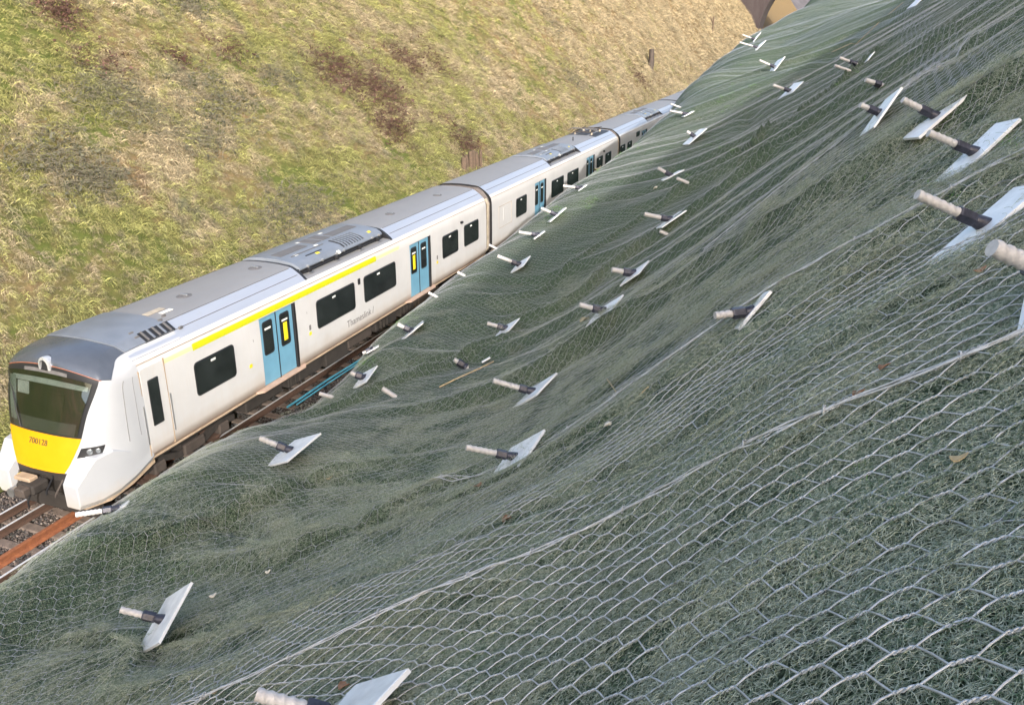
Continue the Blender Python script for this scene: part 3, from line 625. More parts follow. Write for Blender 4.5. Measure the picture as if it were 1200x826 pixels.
def slab_me(w, z0, z1, r, x0, x1, m, key):
    def f():
        mb = MB(); p = rrect(0, w, z0, z1, r); q = rrect(.004, w-.004, z0+.004, z1-.004, max(.005, r-.004)); mb.loft([[(x0, a, b) for a, b in p], [(x1-.004, a, b) for a, b in p], [(x1, a, b) for a, b in q]], m); return mb.mesh(key)
    return cached((round(w, 2), z0, z1, r, x0, x1, key), f)
def window(car, y, w, z0=1.74, z1=2.58, sticker=True):
    f = put('window', slab_me(w, z0, z1, .11, 1.38, 1.409, M['black'], 'window'), car, (0, y, 0))
    put('pane', slab_me(w-.07, z0+.035, z1-.035, .09, 1.40, 1.4125, M['glass'], 'pane'), f, (0, .035, 0))
    if sticker: put('sticker', slab_me(.17, z1-.16, z1-.10, .01, 1.41, 1.415, M['offwhite'], 'sticker'), f, (0, w*.40, 0))
def door(car, y, yellow, w=1.46):
    for k in (0, 1):
        d = put('door', slab_me(w/2-.012, 1.0, 2.83, .02, 1.31, 1.345, M['door'], 'door'), car, (0, y+.006+k*w/2, 0)); d['label'] = 'blue sliding door leaf'
        fr = put('window', slab_me(.43, 1.78, 2.70, .08, 1.33, 1.350, M['black'], 'door_window'), d, (0, .15, 0))
        put('pane', slab_me(.34, 1.83, 2.65, .06, 1.34, 1.353, M['glass'], 'door_pane'), d, (0, .195, 0))
        put('sticker', slab_me(.26, 2.46, 2.52, .01, 1.35, 1.3555, M['offwhite'], 'door_sticker'), d, (0, .235, 0))
        if yellow == k: put('notice', slab_me(.17, 1.92, 2.42, .012, 1.35, 1.3565, M['label_yellow'], 'notice'), d, (0, .285, 0))
    def seal():
        mb = MB(); mb.box((1.30, -.012, .98), (1.362, .012, 2.83), M['black']); return mb.mesh('door_seal')
    put('door_seal', cached('seal', seal), car, (0, y+w/2, 0))
    def jamb():
        mb = MB(); mb.box((1.29, -.10, .99), (1.401, .0, 2.838), M['black'], .01); return mb.mesh('door_jamb')
    put('door_jamb', cached('jamb', jamb), car, (0, y+w+.10, 0))
    def stp():
        mb = MB(); mb.loft([[(1.34, yy, .985), (1.34+e, yy, .975), (1.34+e, yy, .93), (1.34, yy, .90)] for yy, e in ((-.35, .05), (-.2, .16), (w+.2, .16), (w+.35, .05))], M['step']); return mb.mesh('door_step')
    put('door_step', cached(('step', w), stp), car, (0, y, 0))
def ac_unit(car, y, L=4.94):
    def f():
        mb = MB(); P = [(.985, 3.42), (.99, 3.45), (.965, 3.49), (.90, 3.54), (.78, 3.60), (.55, 3.64), (.25, 3.665), (0, 3.67)]; full = P+[(-a, b) for a, b in P[-2::-1]]
        ins = [(a*.96, b-.05) for a, b in full]
        mb.loft([[(a, .16, b) for a, b in ins], [(a, .19, b) for a, b in full], [(a, L-.19, b) for a, b in full], [(a, L-.16, b) for a, b in ins]], M['pod']); return mb.mesh('air_conditioning_unit', 40)
    u = put('air_conditioning_unit', cached('ac', f), car, (0, y, 0)); u['label'] = 'raised blue grey air conditioning unit on the roof'
    def well():
        mb = MB(); arc = [(a, b) for a, b in prof('plain')[11:]]; low = [(1.1, 3.28), (0, 3.29)]
        for yy in (.03, L-.10):
            o1 = arc+[(-a, b) for a, b in arc[-2::-1]]; i1 = [(a*.9, b-.14) for a, b in o1]; mb.loft([[(a, yy, b) for a, b in o1+i1[::-1]], [(a, yy+.07, b) for a, b in o1+i1[::-1]]], M['black'])
        mb.box((.93, .14, 3.285), (.975, L-.14, 3.46), M['black']); mb.box((-1.02, .14, 3.285), (-.96, L-.14, 3.46), M['black']); return mb.mesh('roof_well_shade')  # black arches and boxes stand in for shade in the recess round the unit
    put('roof_well_shade', cached('well', well), car, (0, y, 0))
    def panel(n_, x0, x1, y0, y1, m, t=.012):
        def g():
            mb = MB(); zz = lambda x: float(np.interp(abs(x), [0, .25, .55, .78, .90, .99, 1.05], [3.67, 3.665, 3.64, 3.60, 3.54, 3.475, 3.40])); N = 4
            xs_ = np.linspace(x0, x1, N+1); mb.loft([[(x, y0, zz(x)+.001) for x in xs_]+[(x, y0, zz(x)+t) for x in xs_[::-1]], [(x, y1, zz(x)+.001) for x in xs_]+[(x, y1, zz(x)+t) for x in xs_[::-1]]], m); return mb.mesh(n_)
        put(n_, cached((n_, x0, y0), g), u)
    for x0, y0, y1 in ((-.15, .45, 1.75), (-.15, 3.1, 4.5)): panel('grille_panel', x0, x0+.36, y0, y1, M['pod_dark'])
    for y0 in (2.05, 2.55): panel('fan_cover', -.35, .22, y0, y0+.40, M['pod_dark'])
    for k in range(8): panel('louvre_slat', .40, .93, 2.55+k*.155, 2.55+k*.155+.07, M['black'], .014)
    for k in range(8): panel('louvre_blade', .40, .95, 2.63+k*.155, 2.63+k*.155+.06, M['pod'], .03)
    panel('hatch_slot', .66, .70, .95, 1.75, M['black']); panel('hatch_slot', .42, .46, .6, 2.2, M['pod_dark'])
    for x, yy in ((.40, .75), (.72, 1.35), (.3, 1.9), (.5, 3.05), (.75, 4.2), (.95, 2.1), (-.35, 1.95), (-.4, 3.2)): panel('label_patch', x, x+.08, yy, yy+.15, M['label_yellow'] if yy in (1.35, 4.2) else M['offwhite'], .009)
    def br():
        mb = MB()
        for yy in (.5, 1.9, 3.2, 4.3): mb.box((1.0, yy, 3.28), (1.10, yy+.10, 3.42), M['black'], .01); mb.box((1.05, yy-.05, 3.28), (1.14, yy+.15, 3.31), M['steel'], .005)
        mb.box((1.0, .3, 3.33), (1.04, L-.3, 3.37), M['black'], .01); return mb.mesh('bracket_rail')
    put('bracket_rail', cached('acbr', br), car, (0, y, 0))
    def lift():
        mb = MB()
        for x, yy in ((.98, .55), (1.0, 1.25), (1.0, 2.0), (1.0, 2.4), (.98, 4.1), (1.0, 4.5)): mb.box((x-.02, yy, 3.42), (x+.05, yy+.05, 3.50), M['steel'], .01)
        return mb.mesh('lifting_eye')
    e_ = put('lifting_eye', cached('lift', lift), u)
def bogie(car, y):
    def fr():
        mb = MB()
        for sx in (1, -1):
            mb.loft([[(sx*(1.02-.06), a, b-.08), (sx*(1.02+.06), a, b-.08), (sx*(1.02+.06), a, b+.08), (sx*(1.02-.06), a, b+.08)] for a, b in ((-1.55, .52), (-1.0, .60), (-.45, .42), (.45, .42), (1.0, .60), (1.55, .52))], M['under'])
            for yy in (-1.1, 1.1): mb.box((sx*1.0-.13, yy-.18, .30), (sx*1.0+.13, yy+.18, .56), M['under2'], .03)
            mb.box((sx*1.12-.05, -.35, .35), (sx*1.12+.05, .35, .62), M['under2'], .03)
        mb.box((-1, -.3, .35), (1, .3, .6), M['under']); return mb.mesh('bogie_frame')
    b = put('bogie', cached('bogie', fr), car, (0, y, 0))
    def wh():
        mb = MB(); 
        for sx in (1, -1):
            prof_ = [(.68, .12), (.68, .47), (.70, .47), (.715, .425), (.80, .42), (.81, .36), (.78, .33), (.78, .12)]; n_ = 24; R_ = []
            for i in range(n_+1): t = 2*math.pi*i/n_; R_.append([(sx*a, r_*math.cos(t), .42+r_*math.sin(t)) for a, r_ in prof_])
            mb.loft(R_, M['rustd'], True, False)
        mb.tube([(-.75, 0, .42), (.75, 0, .42)], .085, M['under'], 10); return mb.mesh('wheel')
    for yy in (-1.1, 1.1): put('wheel', cached('wheel', wh), b, (0, yy, 0))
def carriage(y0, y1, doors, windows, ac, label, cab=False, yellow=(), extra=()):
    car = empty('train_carriage'); tag(car, label, 'train carriage', 'carriages of the white train')
    st = []
    ys_ = 1.45 if cab else y0
    ev = sorted([(d, d+1.56, 'door') for d in doors]+[(ac, ac+4.94, 'ac')]); 
    cuts = sorted(set([ys_, y1]+[q for e in ev for q in e[:2]]))
    for a, b in zip(cuts[:-1], cuts[1:]):
        kd = [e[2] for e in ev if e[0] <= a+1e-6 and e[1] >= b-1e-6]; k = kd[0] if kd else 'plain'; st += [(a, k), (b, k)]
    if not cab: st[0:0] = [(y0-.0, 'plain')]
    mb = MB(); shell(mb, st); mb.build('body', car, 25)
    for i, d in enumerate(doors): door(car, d, yellow[i] if i < len(yellow) else -1)
    for w in windows: window(car, w[0], w[1]-w[0], *(w[2:] if len(w) > 2 else ()))
    ac_unit(car, ac)
    # roof seams and gutters
    mb = MB()
    for x, z in ((.835, 3.548), (1.095, 3.392), (-.835, 3.548)):
        for a, b in ((max(ys_, 2.9) if cab else y0+.05, ac-.1), (ac+5.05, y1-.1)): mb.box((x-.006, a, z-.01), (x+.006, b, z+.006), M['pod_dark'])
    mb.build('roof_seam', car)['kind'] = 'stuff'
    mb = MB(); mb.box((1.26, ys_ if cab else y0+.02, .90), (1.375, y1-.02, .945), M['sole'], .012); mb.box((1.22, ys_ if cab else y0+.02, .80), (1.27, y1-.02, .90), M['under']); mb.box((-1.375, ys_ if cab else y0+.02, .90), (-1.26, y1-.02, .945), M['sole'], .012); mb.build('solebar', car)
    mb = MB(); mb.box((1.355, ys_ if cab else y0+.03, 3.115), (1.3605, y1-.03, 3.135), M['sole']); mb.build('gutter', car)
    rng = random.Random(int(y0*7)); 
    for b in (y0+3.0, y1-3.1): bogie(car, b)
    q = y0+4.9
    while q < y1-5.6:
        w = rng.uniform(.7, 1.7); mb = MB(); mb.box((.55, q, rng.uniform(.30, .5)), (1.22+rng.uniform(-.1, .05), q+w, .82), rng.choice([M['under2'], M['under']]), .025)
        if rng.random() < .6:
            for k in range(3): mb.box((1.2, q+.1+k*.2, .5), (1.29, q+.13+k*.2, .78), M['under'], .008)
        mb.build('equipment_box', car); q += w+rng.uniform(.06, .3)
    mb = MB(); mb.box((-1.0, y0+(1.2 if cab else .3), .72), (1.0, y1-.3, .93), M['under']); mb.build('underframe', car)
    for (px_, yy) in extra:
        mb = MB(); n_ = 16; ring = lambda r_, z_: [(px_+r_*math.cos(t*2*math.pi/n_), yy+1.25*r_*math.sin(t*2*math.pi/n_), z_) for t in range(n_)]
        mb.loft([ring(.17, 3.585), ring(.17, 3.612), ring(.12, 3.628)], M['pod_dark']); mb.box((px_-.10, yy-.03, 3.62), (px_+.10, yy+.03, 3.66), M['steel'], .01); mb.build('roof_vent', car)
    return car
D1, D2 = 5.50, 13.60
car1 = carriage(0, 20.13, (D1, D2), [(3.04, 4.46), (8.0, 10.05), (10.57, 12.59), (16.07, 17.44), (17.96, 19.35)], 7.79, 'leading white carriage with the yellow nose, dark windscreen and yellow stripe above its windows', cab=True, yellow=(1, 0), extra=((.05, 4.5), (.1, 7.2), (.15, 14.6), (.2, 18.2)))
G = 20.333
def mid(k, label, wins, acs=8.09, drs=(5.56, 13.66), L=19.72):
    y0 = 20.28+.45+(k-1)*G; o0 = 20.28+(k-1)*G
    c = carriage(y0, y0+L-.02, [o0+d for d in drs], [(o0+w[0], o0+w[1], *w[2:]) for w in wins], o0+acs, label); return c, o0, y0
W2 = [(3.15, 4.48), (7.87, 9.76), (10.32, 12.24), (15.60, 16.90), (17.40, 18.72)]
car2, o2, y2 = mid(1, 'second white carriage with the pantograph on its far end, just behind the leading one', W2)
car3, o3, y3 = mid(2, 'third white carriage, half hidden behind the netted slope', [(.45, 1.67), (2.18, 3.40), (4.45, 5.4, 2.62, 2.95, False), (7.87, 9.76), (10.32, 12.24), (15.6, 16.9), (17.4, 18.72)], drs=(6.0, 13.66))
car4, o4, y4 = mid(3, 'fourth white carriage, only its roof showing over the netting', W2)
def copy_tree(o, parent=None, off=None):
    c = o.copy(); COL.objects.link(c)
    if parent is not None: c.parent = parent
    for ch in o.children: copy_tree(ch, c)
    return c
for k, lb in ((1, 'fifth white carriage, a sliver of pale roof before the train disappears'), (2, 'farthest white carriage at the tip of the train beyond the netting')):
    c = copy_tree(car4); c.location = (0, G*k, 0); c['label'] = lb
# access panel on carriage 2
mb = MB(); 
for a, b, c_, d_ in ((21.46, 22.9, 1.70, 1.712), (21.46, 22.9, 2.60, 2.612), (21.46, 21.472, 1.712, 2.60), (22.888, 22.9, 1.712, 2.60)): mb.box((1.395, a, c_), (1.406, b, d_), M['sole'])
mb.build('access_panel', car2); slab('mesh_panel', 21.95, 22.35, 1.95, 2.5, .03, 1.39, 1.408, M['side'], car2)
# gangways between carriages
for k, c in enumerate((car1, car2, car3)):
    a = (20.13, y2+19.70, y3+19.70)[k]; b = (y2, y3, y4)[k]; mb = MB(); P = [(1.22, .95), (1.30, 1.1), (1.31, 2.9), (1.22, 3.12), (1.0, 3.38), (.8, 3.5), (0, 3.54)]; full = P+[(-x, z) for x, z in P[-2::-1]]; R_ = []; n_ = 9
    for i in range(n_+1):
        sc = 1.0 if i % 2 else .965; R_.append([(x*sc, a+(b-a)*i/n_, .95+(z-.95)*(sc if z > 1.5 else 1)) for x, z in full])
    mb.loft(R_, M['bellows']); mb.build('gangway_bellows', c)
    mb = MB(); fo = [(x*1.035, z+.02) for x, z in full[:4]]; mb.loft([[(x, a+.22, z) for x, z in fo]+[(x-.03, a+.22, z) for x, z in fo[::-1]], [(x, a+.40, z) for x, z in fo]+[(x-.03, a+.40, z) for x, z in fo[::-1]]], M['trimg']); mb.build('gangway_trim', c)
# yellow first class stripe
def strip(name, y0, y1, z0, z1, m, car, x=1.394, taper=0.):
    mb = MB(); ya = np.linspace(y0, y1, 6); mb.add([(SX(z0)+.003 if z0 < 2.95 else x, y, z0) for y in ya]+[(x-.003*0, y, z1) for y in ya], [(i, i+1, i+7, i+6) for i in range(5)], m); return mb
mb = MB(); A_ = [(1.3965, 2.872), (1.3905, 2.955), (1.3785, 3.03)]
mb.loft([[(x, 3.1, z) for x, z in A_]+[(x-.004, 3.1, z) for x, z in A_[::-1]], [(x, 11.4, z) for x, z in A_]+[(x-.004, 11.4, z) for x, z in A_[::-1]]], M['stripe']); mb.build('first_class_stripe', car1)
A2 = [(1.3945, 2.90), (1.3905, 2.955), (1.3835, 3.0)]
for a, b in ((2.2, 3.1), (11.4, 12.9)):
    mb = MB(); mb.loft([[(x, a, z) for x, z in A2]+[(x-.004, a, z) for x, z in A2[::-1]], [(x, b, z) for x, z in A2]+[(x-.004, b, z) for x, z in A2[::-1]]], M['stripe_pale']); mb.build('stripe_end', car1)
# lettering
def lettering(body, size, m, name, parent, mat4, ext=.002, shear=0., space=1.):
    cu = bpy.data.curves.new(name, 'FONT'); cu.body = body; cu.size = size; cu.extrude = ext; cu.shear = shear; cu.space_character = space; cu.align_x = 'CENTER'
    t = bpy.data.objects.new(name+'_tmp', cu); COL.objects.link(t); bpy.context.view_layer.update(); me = bpy.data.meshes.new_from_object(t.evaluated_get(bpy.context.evaluated_depsgraph_get())); bpy.data.objects.remove(t)
    me.materials.clear(); me.materials.append(m); me.name = name; o = bpy.data.objects.new(name, me); COL.objects.link(o); o.parent = parent; o.matrix_world = mat4; return o
SIDE = lambda y, z, x=1.403: Matrix(((0, 0, 1, x), (1, 0, 0, y), (0, 1, 0, z), (0, 0, 0, 1)))
lettering('Thameslink /', .30, M['ink'], 'lettering', car1, SIDE(10.3, 1.29, 1.401), space=1.02)
lettering('1', .1, M['ink'], 'lettering', car1, SIDE(5.2, 2.35)); lettering('1', .1, M['ink'], 'lettering', car1, SIDE(7.55, 2.35))
for yy in (7.6, 15.6):
    slab('door_button_panel', yy, yy+.09, 1.85, 2.0, .02, 1.395, 1.4065, M['ink'], car1); slab('warning_label', yy-.02, yy+.1, 1.70, 1.80, .02, 1.395, 1.4065, M['label_yellow'], car1)
slab('warning_label', 4.95, 5.07, 1.72, 1.82, .02, 1.395, 1.4065, M['label_yellow'], car1); slab('body_camera', 10.25, 10.37, 2.42, 2.60, .02, 1.395, 1.42, M['black'], car1)
mb = MB(); mb.box((1.38, 17.66, 2.72), (1.47, 17.80, 2.80), M['black'], .01); mb.build('side_camera', car1); mb = MB(); mb.box((1.38, o2+16.95, 2.72), (1.47, o2+17.1, 2.82), M['black'], .01); mb.build('side_camera', car2)
lettering('401012', .13, M['ink2'], 'lettering', car1, SIDE(7.85, 1.18, 1.399)) if 0 else None
# pantograph well
pg = empty('pantograph', (0, o2+17.0, 0)); pg.parent = car2; 
mb = MB(); mb.loft([[(-.98, a, 3.46), (.98, a, 3.46), (.80, a, 3.575), (0, a, 3.622), (-.80, a, 3.575)] for a in (0, 2.9)], M['black']); mb.build('well', pg)
mb = MB(); r_ = .022
for x in (-.55, .55): mb.tube([(x, .2, 3.70), (x*.6, 1.6, 3.86), (x*.9, 2.6, 3.80)], r_, M['under'], 6)
mb.tube([(0, 2.5, 3.72), (0, 1.0, 3.90), (0, .4, 3.94)], .04, M['under2'], 8); mb.build('arm', pg)
mb = MB()
for yy in (.25, .55): mb.tube([(-.85, yy, 3.82), (-.65, yy, 3.93), (.65, yy, 3.93), (.85, yy, 3.82)], .022, M['pod_dark'], 6)
mb.build('collector_head', pg)
mb = MB()
for x, yy in ((-.5, .5), (.5, .5), (-.5, 2.2), (.5, 2.2), (.1, 1.6)):
    mb.tube([(x, yy, 3.56), (x, yy, 3.60), (x, yy, 3.64), (x, yy, 3.72)], .06, M['trimg'], 8, rr=[.05, .07, .05, .045])
mb.build('insulator', pg)
mb = MB(); mb.box((-.5, .3, 3.72), (.5, .36, 3.76), M['under2']); mb.box((-.5, 2.4, 3.72), (.5, 2.46, 3.76), M['under2']); mb.box((-.53, .3, 3.72), (-.47, 2.46, 3.76), M['under2']); mb.box((.47, .3, 3.72), (.53, 2.46, 3.76), M['under2']); mb.build('base_frame', pg)
mb = MB(); mb.tube([(.3, o2+14.6, 3.60), (.3, o2+14.6, 3.80)], .03, M['black'], 8); mb.build('aerial', car2)

# ---- cab nose
ROWS = [  # centre, knuckle, outer, side : (x, y, z)
 [(0, -.22, 1.24), (.66, -.17, 1.25), (1.17, .12, 1.22), (1.385, .95, 1.10)],
 [(0, -.16, 1.45), (.78, -.09, 1.45), (1.20, .25, 1.45), (1.398, .95, 1.45)],
 [(0, -.07, 1.72), (.90, .01, 1.72), (1.25, .40, 1.71), (1.402, .95, 1.72)],
 [(0, .02, 1.97), (.985, .11, 1.97), (1.29, .48, 1.97), (1.402, .95, 1.97)],
 [(0, .18, 2.45), (1.09, .26, 2.45), (1.315, .55, 2.45), (1.40, .97, 2.45)],
 [(0, .33, 2.95), (1.20, .46, 2.88), (1.335, .66, 2.85), (1.392, 1.0, 2.84)],
 [(0, .42, 3.34), (1.235, .57, 3.12), (1.33, .78, 3.06), (1.378, 1.1, 3.0)],
 [(0, .56, 3.48), (1.10, .72, 3.33), (1.235, .98, 3.235), (1.335, 1.3, 3.15)],
 [(0, .95, 3.57), (.96, 1.08, 3.475), (1.13, 1.22, 3.36), (1.278, 1.45, 3.228)],
 [(0, 1.8, 3.61), (.88, 1.8, 3.53), (1.10, 1.8, 3.387), (1.276, 1.8, 3.232)],
 [(0, 2.9, 3.612), (.88, 2.9, 3.528), (1.10, 2.9, 3.387), (1.276, 2.9, 3.232)]]
RW = np.array([r_+[(r_[3][0]+(.004 if i < 7 else 0), max(1.47, r_[3][1]+.02), r_[3][2])] for i, r_ in enumerate(ROWS)], float)
def cr(P, t):
    """catmull-rom through P (n,3) at parameter t in [0, n-1]"""
    n_ = len(P); i = min(int(t), n_-2); f = t-i; p0 = P[max(i-1, 0)]; p1 = P[i]; p2 = P[i+1]; p3 = P[min(i+2, n_-1)]
    if i == 0: p0 = 2*p1-p2
    if i == n_-2: p3 = 2*p2-p1
    return .5*((2*p1)+(-p0+p2)*f+(2*p0-5*p1+4*p2-p3)*f*f+(-p0+3*p1-3*p2+p3)*f**3)
def nose(u, r_):
    """u in [-1, 1] across (0 centre, .6 knuckle, .8 outer, 1 side), r_ row"""
    a = abs(u); q = np.interp(a, [0, .6, .8, .9, 1], [0, 1, 2, 3, 4]); cols = [cr(RW[:, k], r_) for k in range(5)]
    if a <= .6:   # gently bowed front
        f = a/.6; p = cols[0]*(1-f)+cols[1]*f; c = cols[0]; p = np.array([cols[1][0]*f, cols[0][1]+(cols[1][1]-cols[0][1])*f**2.6, cols[0][2]+(cols[1][2]-cols[0][2])*f**2.2])
    else:
        P = np.array(cols[1:]); tt = q-1; p = cr(P, tt)
    return np.array([math.copysign(p[0], u) if u else 0., p[1], p[2]])
def npatch(name, us, rs_, m, off=0., parent=None, thick=.012, smooth=35, mats=None):
    mb = MB(); nu, nr = len(us), len(rs_); G_ = np.array([[nose(u, q) for u in us] for q in rs_])
    du = np.gradient(G_, axis=1); dr = np.gradient(G_, axis=0); N = np.cross(du, dr); N /= np.linalg.norm(N, axis=-1, keepdims=True)+1e-9
    s_ = np.sign((N*np.array([0, -1, .4])).sum(-1).mean()) or 1; N *= s_; O_ = G_+N*off; I_ = G_+N*(off-thick)
    V = list(O_.reshape(-1, 3))+list(I_.reshape(-1, 3)); n_ = nu*nr; Fs = []
    for i in range(nr-1):
        for k in range(nu-1):
            a = i*nu+k; Fs.append((a, a+1, a+nu+1, a+nu)); Fs.append((n_+a, n_+a+nu, n_+a+nu+1, n_+a+1))
    for k in range(nu-1): Fs.append((k, n_+k, n_+k+1, k+1)); b = (nr-1)*nu+k; Fs.append((b, b+1, n_+b+1, n_+b))
    for i in range(nr-1): a = i*nu; Fs.append((a, a+nu, n_+a+nu, n_+a)); b = a+nu-1; Fs.append((b, n_+b, n_+b+nu, b+nu))
    mb.add(V, Fs, m); return mb.build(name, parent, smooth)
L_ = np.linspace
for sgn in (1, -1):
    o = npatch('nose_panel', sgn*L_(.6, 1, 13), L_(0, 6, 31), M['nose'], 0, car1, .03); o['label'] = 'glossy white curved corner of the cab'
    npatch('cantrail_corner', sgn*L_(.80, 1, 8), L_(6, 10, 21), M['nose'], 0, car1, .02)
UR = np.concatenate([-L_(.8, .6, 5), L_(-.57, .57, 21), L_(.6, .8, 5)]); npatch('cab_roof', UR, L_(6, 8.45, 20), M['dark_roof'], 0.014, car1, .03); npatch('cab_roof_panel', UR, L_(8.47, 10, 10), M['pod'], 0.035, car1, .03)
ws = npatch('windscreen', L_(-.6, .6, 21), L_(3.0, 6, 25), M['black'], 0, car1, .03); ws['label'] = 'black surround of the wide cab windscreen, also standing in for the dark cab'  # black sheet fills the glazed opening too, painting the cab inside dark
M['blind'] = simple('pale_lining_with_reflection', (.52, .55, .53), .7, var=.2, sc=3); M['blind2'] = simple('grey_lining_with_reflection', (.30, .33, .32), .7, var=.2, sc=3)  # cab linings painted paler to include the grey reflection in the windscreen
npatch('sun_blind', L_(-.48, .52, 13), L_(5.0, 5.26, 4), M['blind'], .016, ws, .006); npatch('side_lining', L_(-.54, -.43, 4), L_(3.35, 5.2, 9), M['blind2'], .016, ws, .006)
npatch('pale_square', L_(-.40, -.22, 4), L_(4.45, 4.97, 5), M['blind'], .016, ws, .006); npatch('driver_desk', L_(-.5, .5, 9), L_(3.1, 3.6, 4), M['pod_dark'], .016, ws, .006); npatch('driver_seat', L_(.05, .28, 5), L_(3.6, 4.7, 7), M['under'], .017, ws, .006)
npatch('glass', L_(-.55, .55, 17), L_(3.1, 5.55, 19), M['clear'], .032, ws, .004)
npatch('destination_display', L_(-.28, .28, 7), L_(5.52, 5.74, 3), M['pod_dark'], .012, ws, .006)
mb = MB(); a = nose(-.33, 3.12)+np.array([0, -.05, 0]); b = nose(-.47, 4.4)+np.array([0, -.04, .02]); mb.tube([a, (a+b)/2+np.array([0, -.02, 0]), b], .013, M['black'], 6); mb.tube([b+np.array([.05, 0, -.35]), b, b+np.array([-.04, 0, .3])], .010, M['black'], 6); mb.build('wiper', ws)
yp = npatch('front_panel', L_(-.6, .6, 17), L_(0, 3.0, 13), M['yellow'], .002, car1, .03); yp['label'] = 'bright yellow warning panel under the windscreen'
c_ = nose(.02, 2.1); tilt = math.atan2(.09, .25)
lettering('700128', .17, M['ink2'], 'lettering', car1, Matrix.Translation((-.06, float(c_[1])-.012, float(c_[2])))@Matrix.Rotation(R(90)-tilt, 4, 'X'), .003)
o = npatch('orange_line', np.concatenate([L_(-.62, -.6, 2), L_(-.57, .57, 21), L_(.6, .64, 3)]), L_(5.955, 6.045, 3), M['orange'], .006, car1, .01)
for a, b in ((.05, .17), (-.17, -.05)): pass
# marker light hood on the cab roof
c_ = nose(0, 6.3); mb = MB(); ang = L_(0, math.pi, 9)
mb.loft([[(.02+.15*k*math.cos(t), y_, 3.325+(.19*k)*math.sin(t)) for t in ang]+[(.02-.15*k, y_, 3.24), (.02+.15*k, y_, 3.24)] for k, y_ in ((.95, .52), (1.04, .42), (1.0, .37), (.72, .36), (.68, .42))], M['silver'], True, False); mb.build('marker_light_hood', car1, 40)
mb = MB(); mb.loft([[(.02+.115*k*math.cos(t), y_+.04, 3.34+.16*k*math.sin(t)) for t in ang]+[(.02-.115*k, y_, 3.24), (.02+.115*k, y_, 3.24)] for k, y_ in ((1., .62), (1., .38), (.8, .37))], M['black']); mb.build('marker_light', car1)
for sgn in (1, -1):
    hl = npatch('headlight', sgn*L_(.625, .80, 9), L_(1.45, 2.18, 7), M['black'], .006, car1, .02)
    for uu, rr_ in ((.70, .060), (.76, .052)):
        p = nose(sgn*uu, 1.82); mb = MB(); d = np.array([sgn*.55, -.83, .08]); mb.tube([p-d*.02, p+d*.014, p+d*.02], rr_, M['lens'], 14, rr=[rr_, rr_, rr_*.8]); mb.build('lamp', hl, 40)
# valance horns
HS = [(-.35, .77, 1.12, .60, 1.11), (-.335, .75, 1.14, .58, 1.135), (.10, .69, 1.275, .54, 1.585), (.5, .69, 1.36, .585, 1.61), (.95, .75, 1.398, .70, 1.4), (1.5, .85, 1.395, .88, 1.2)]
for sgn in (1, -1):
    mb = MB(); mb.loft([[(sgn*(xi+.02), y, zb), (sgn*(xo-.05), y, zb), (sgn*xo, y, zb+.10), (sgn*xo, y, zt-.035), (sgn*(xo-.03), y, zt-.005), (sgn*(xi+.03), y, zt), (sgn*xi, y, zt-.03), (sgn*xi, y, zb+.02)] for y, xi, xo, zb, zt in HS], M['nose'])
    o = mb.build('buffer_fairing', car1, 12); o['label'] = 'white angular fairing beside the coupler'
    mb = MB(); mb.loft([[(sgn*(.8), y, a), (sgn*xo, y, a), (sgn*xo, y, b), (sgn*.8, y, b)] for y, xo, a, b in ((-.22, 1.12, .53, .575), (.3, 1.28, .50, .57), (.9, 1.33, .60, .70), (1.55, 1.34, .78, .87))], M['sole']); mb.build('fairing_skirt', car1)
# lower skirt groove lines, cab door
mb = MB(); mb.box((1.30, .93, 1.06), (1.406, 1.0, 2.95), M['side'], .006)
cd = slab('cab_door', 1.46, 2.13, 1.05, 3.02, .05, 1.36, 1.408, M['side'], car1); slab('window', 1.62, 1.94, 1.64, 2.72, .03, 1.40, 1.414, M['black'], cd); slab('pane', 1.645, 1.915, 1.67, 2.69, .025, 1.41, 1.4175, M['glass'], cd)
mb = MB(); mb.tube([(1.425, 1.40, 1.3), (1.425, 1.40, 2.2)], .012, M['steel'], 6); mb.tube([(1.425, 2.2, 1.3), (1.425, 2.2, 2.2)], .012, M['steel'], 6); mb.build('handrail', cd)
mb = MB()
for yy, z1_ in ((1.42, 3.0), (2.16, 3.04)): mb.box((1.37, yy, 1.0), (1.4045, yy+.022, z1_), M['sole'])
mb.build('door_groove', car1)
for gu, gr in ((.895, .011), (.955, .007)):
    mb = MB(); pts = [nose(gu, q)+np.array([.0, 0, 0]) for q in L_(1.6, 5.6, 14)]; mb.tube(pts, gr, M['groove'], 5); mb.build('panel_groove', car1)
mb = MB(); mb.loft([[(x, a, z) for x, z in ((.90, 3.578), (1.12, 3.43), (1.10, 3.37), (.88, 3.515))] for a in (2.05, 2.95)], M['black']); iv = mb.build('roof_intake', car1); iv['label'] = 'dark louvred intake in the cab roof shoulder'
for k in range(5): 
    mb = MB(); mb.loft([[(x, a, z) for x, z in ((.91, 3.595), (1.13, 3.448), (1.12, 3.42), (.90, 3.57))] for a in (2.12+k*.17, 2.17+k*.17)], M['pod' if k in (1, 3) else 'pod_dark']); mb.build('slat', iv)
for k, (x, a) in enumerate(((.75, 1.95), (.92, 1.92), (.72, 2.85), (1.1, 3.05), (.6, 3.1))):
    mb = MB(); zz = float(np.interp(x, [0, .4, .7, .82, .9, .99, 1.1], [3.612, 3.60, 3.575, 3.55, 3.515, 3.46, 3.385])); mb.box((x, a, zz-.02), (x+.05, a+.12, zz+.045), M['pod_dark'], .01); mb.build('roof_lug', car1)
mb = MB(); mb.box((.15, 3.0, 3.607), (.33, 3.55, 3.619), M['trimg'], .003); mb.box((.40, 3.25, 3.598), (.52, 3.6, 3.612), M['offwhite'], .003); mb.build('roof_marking', car1)
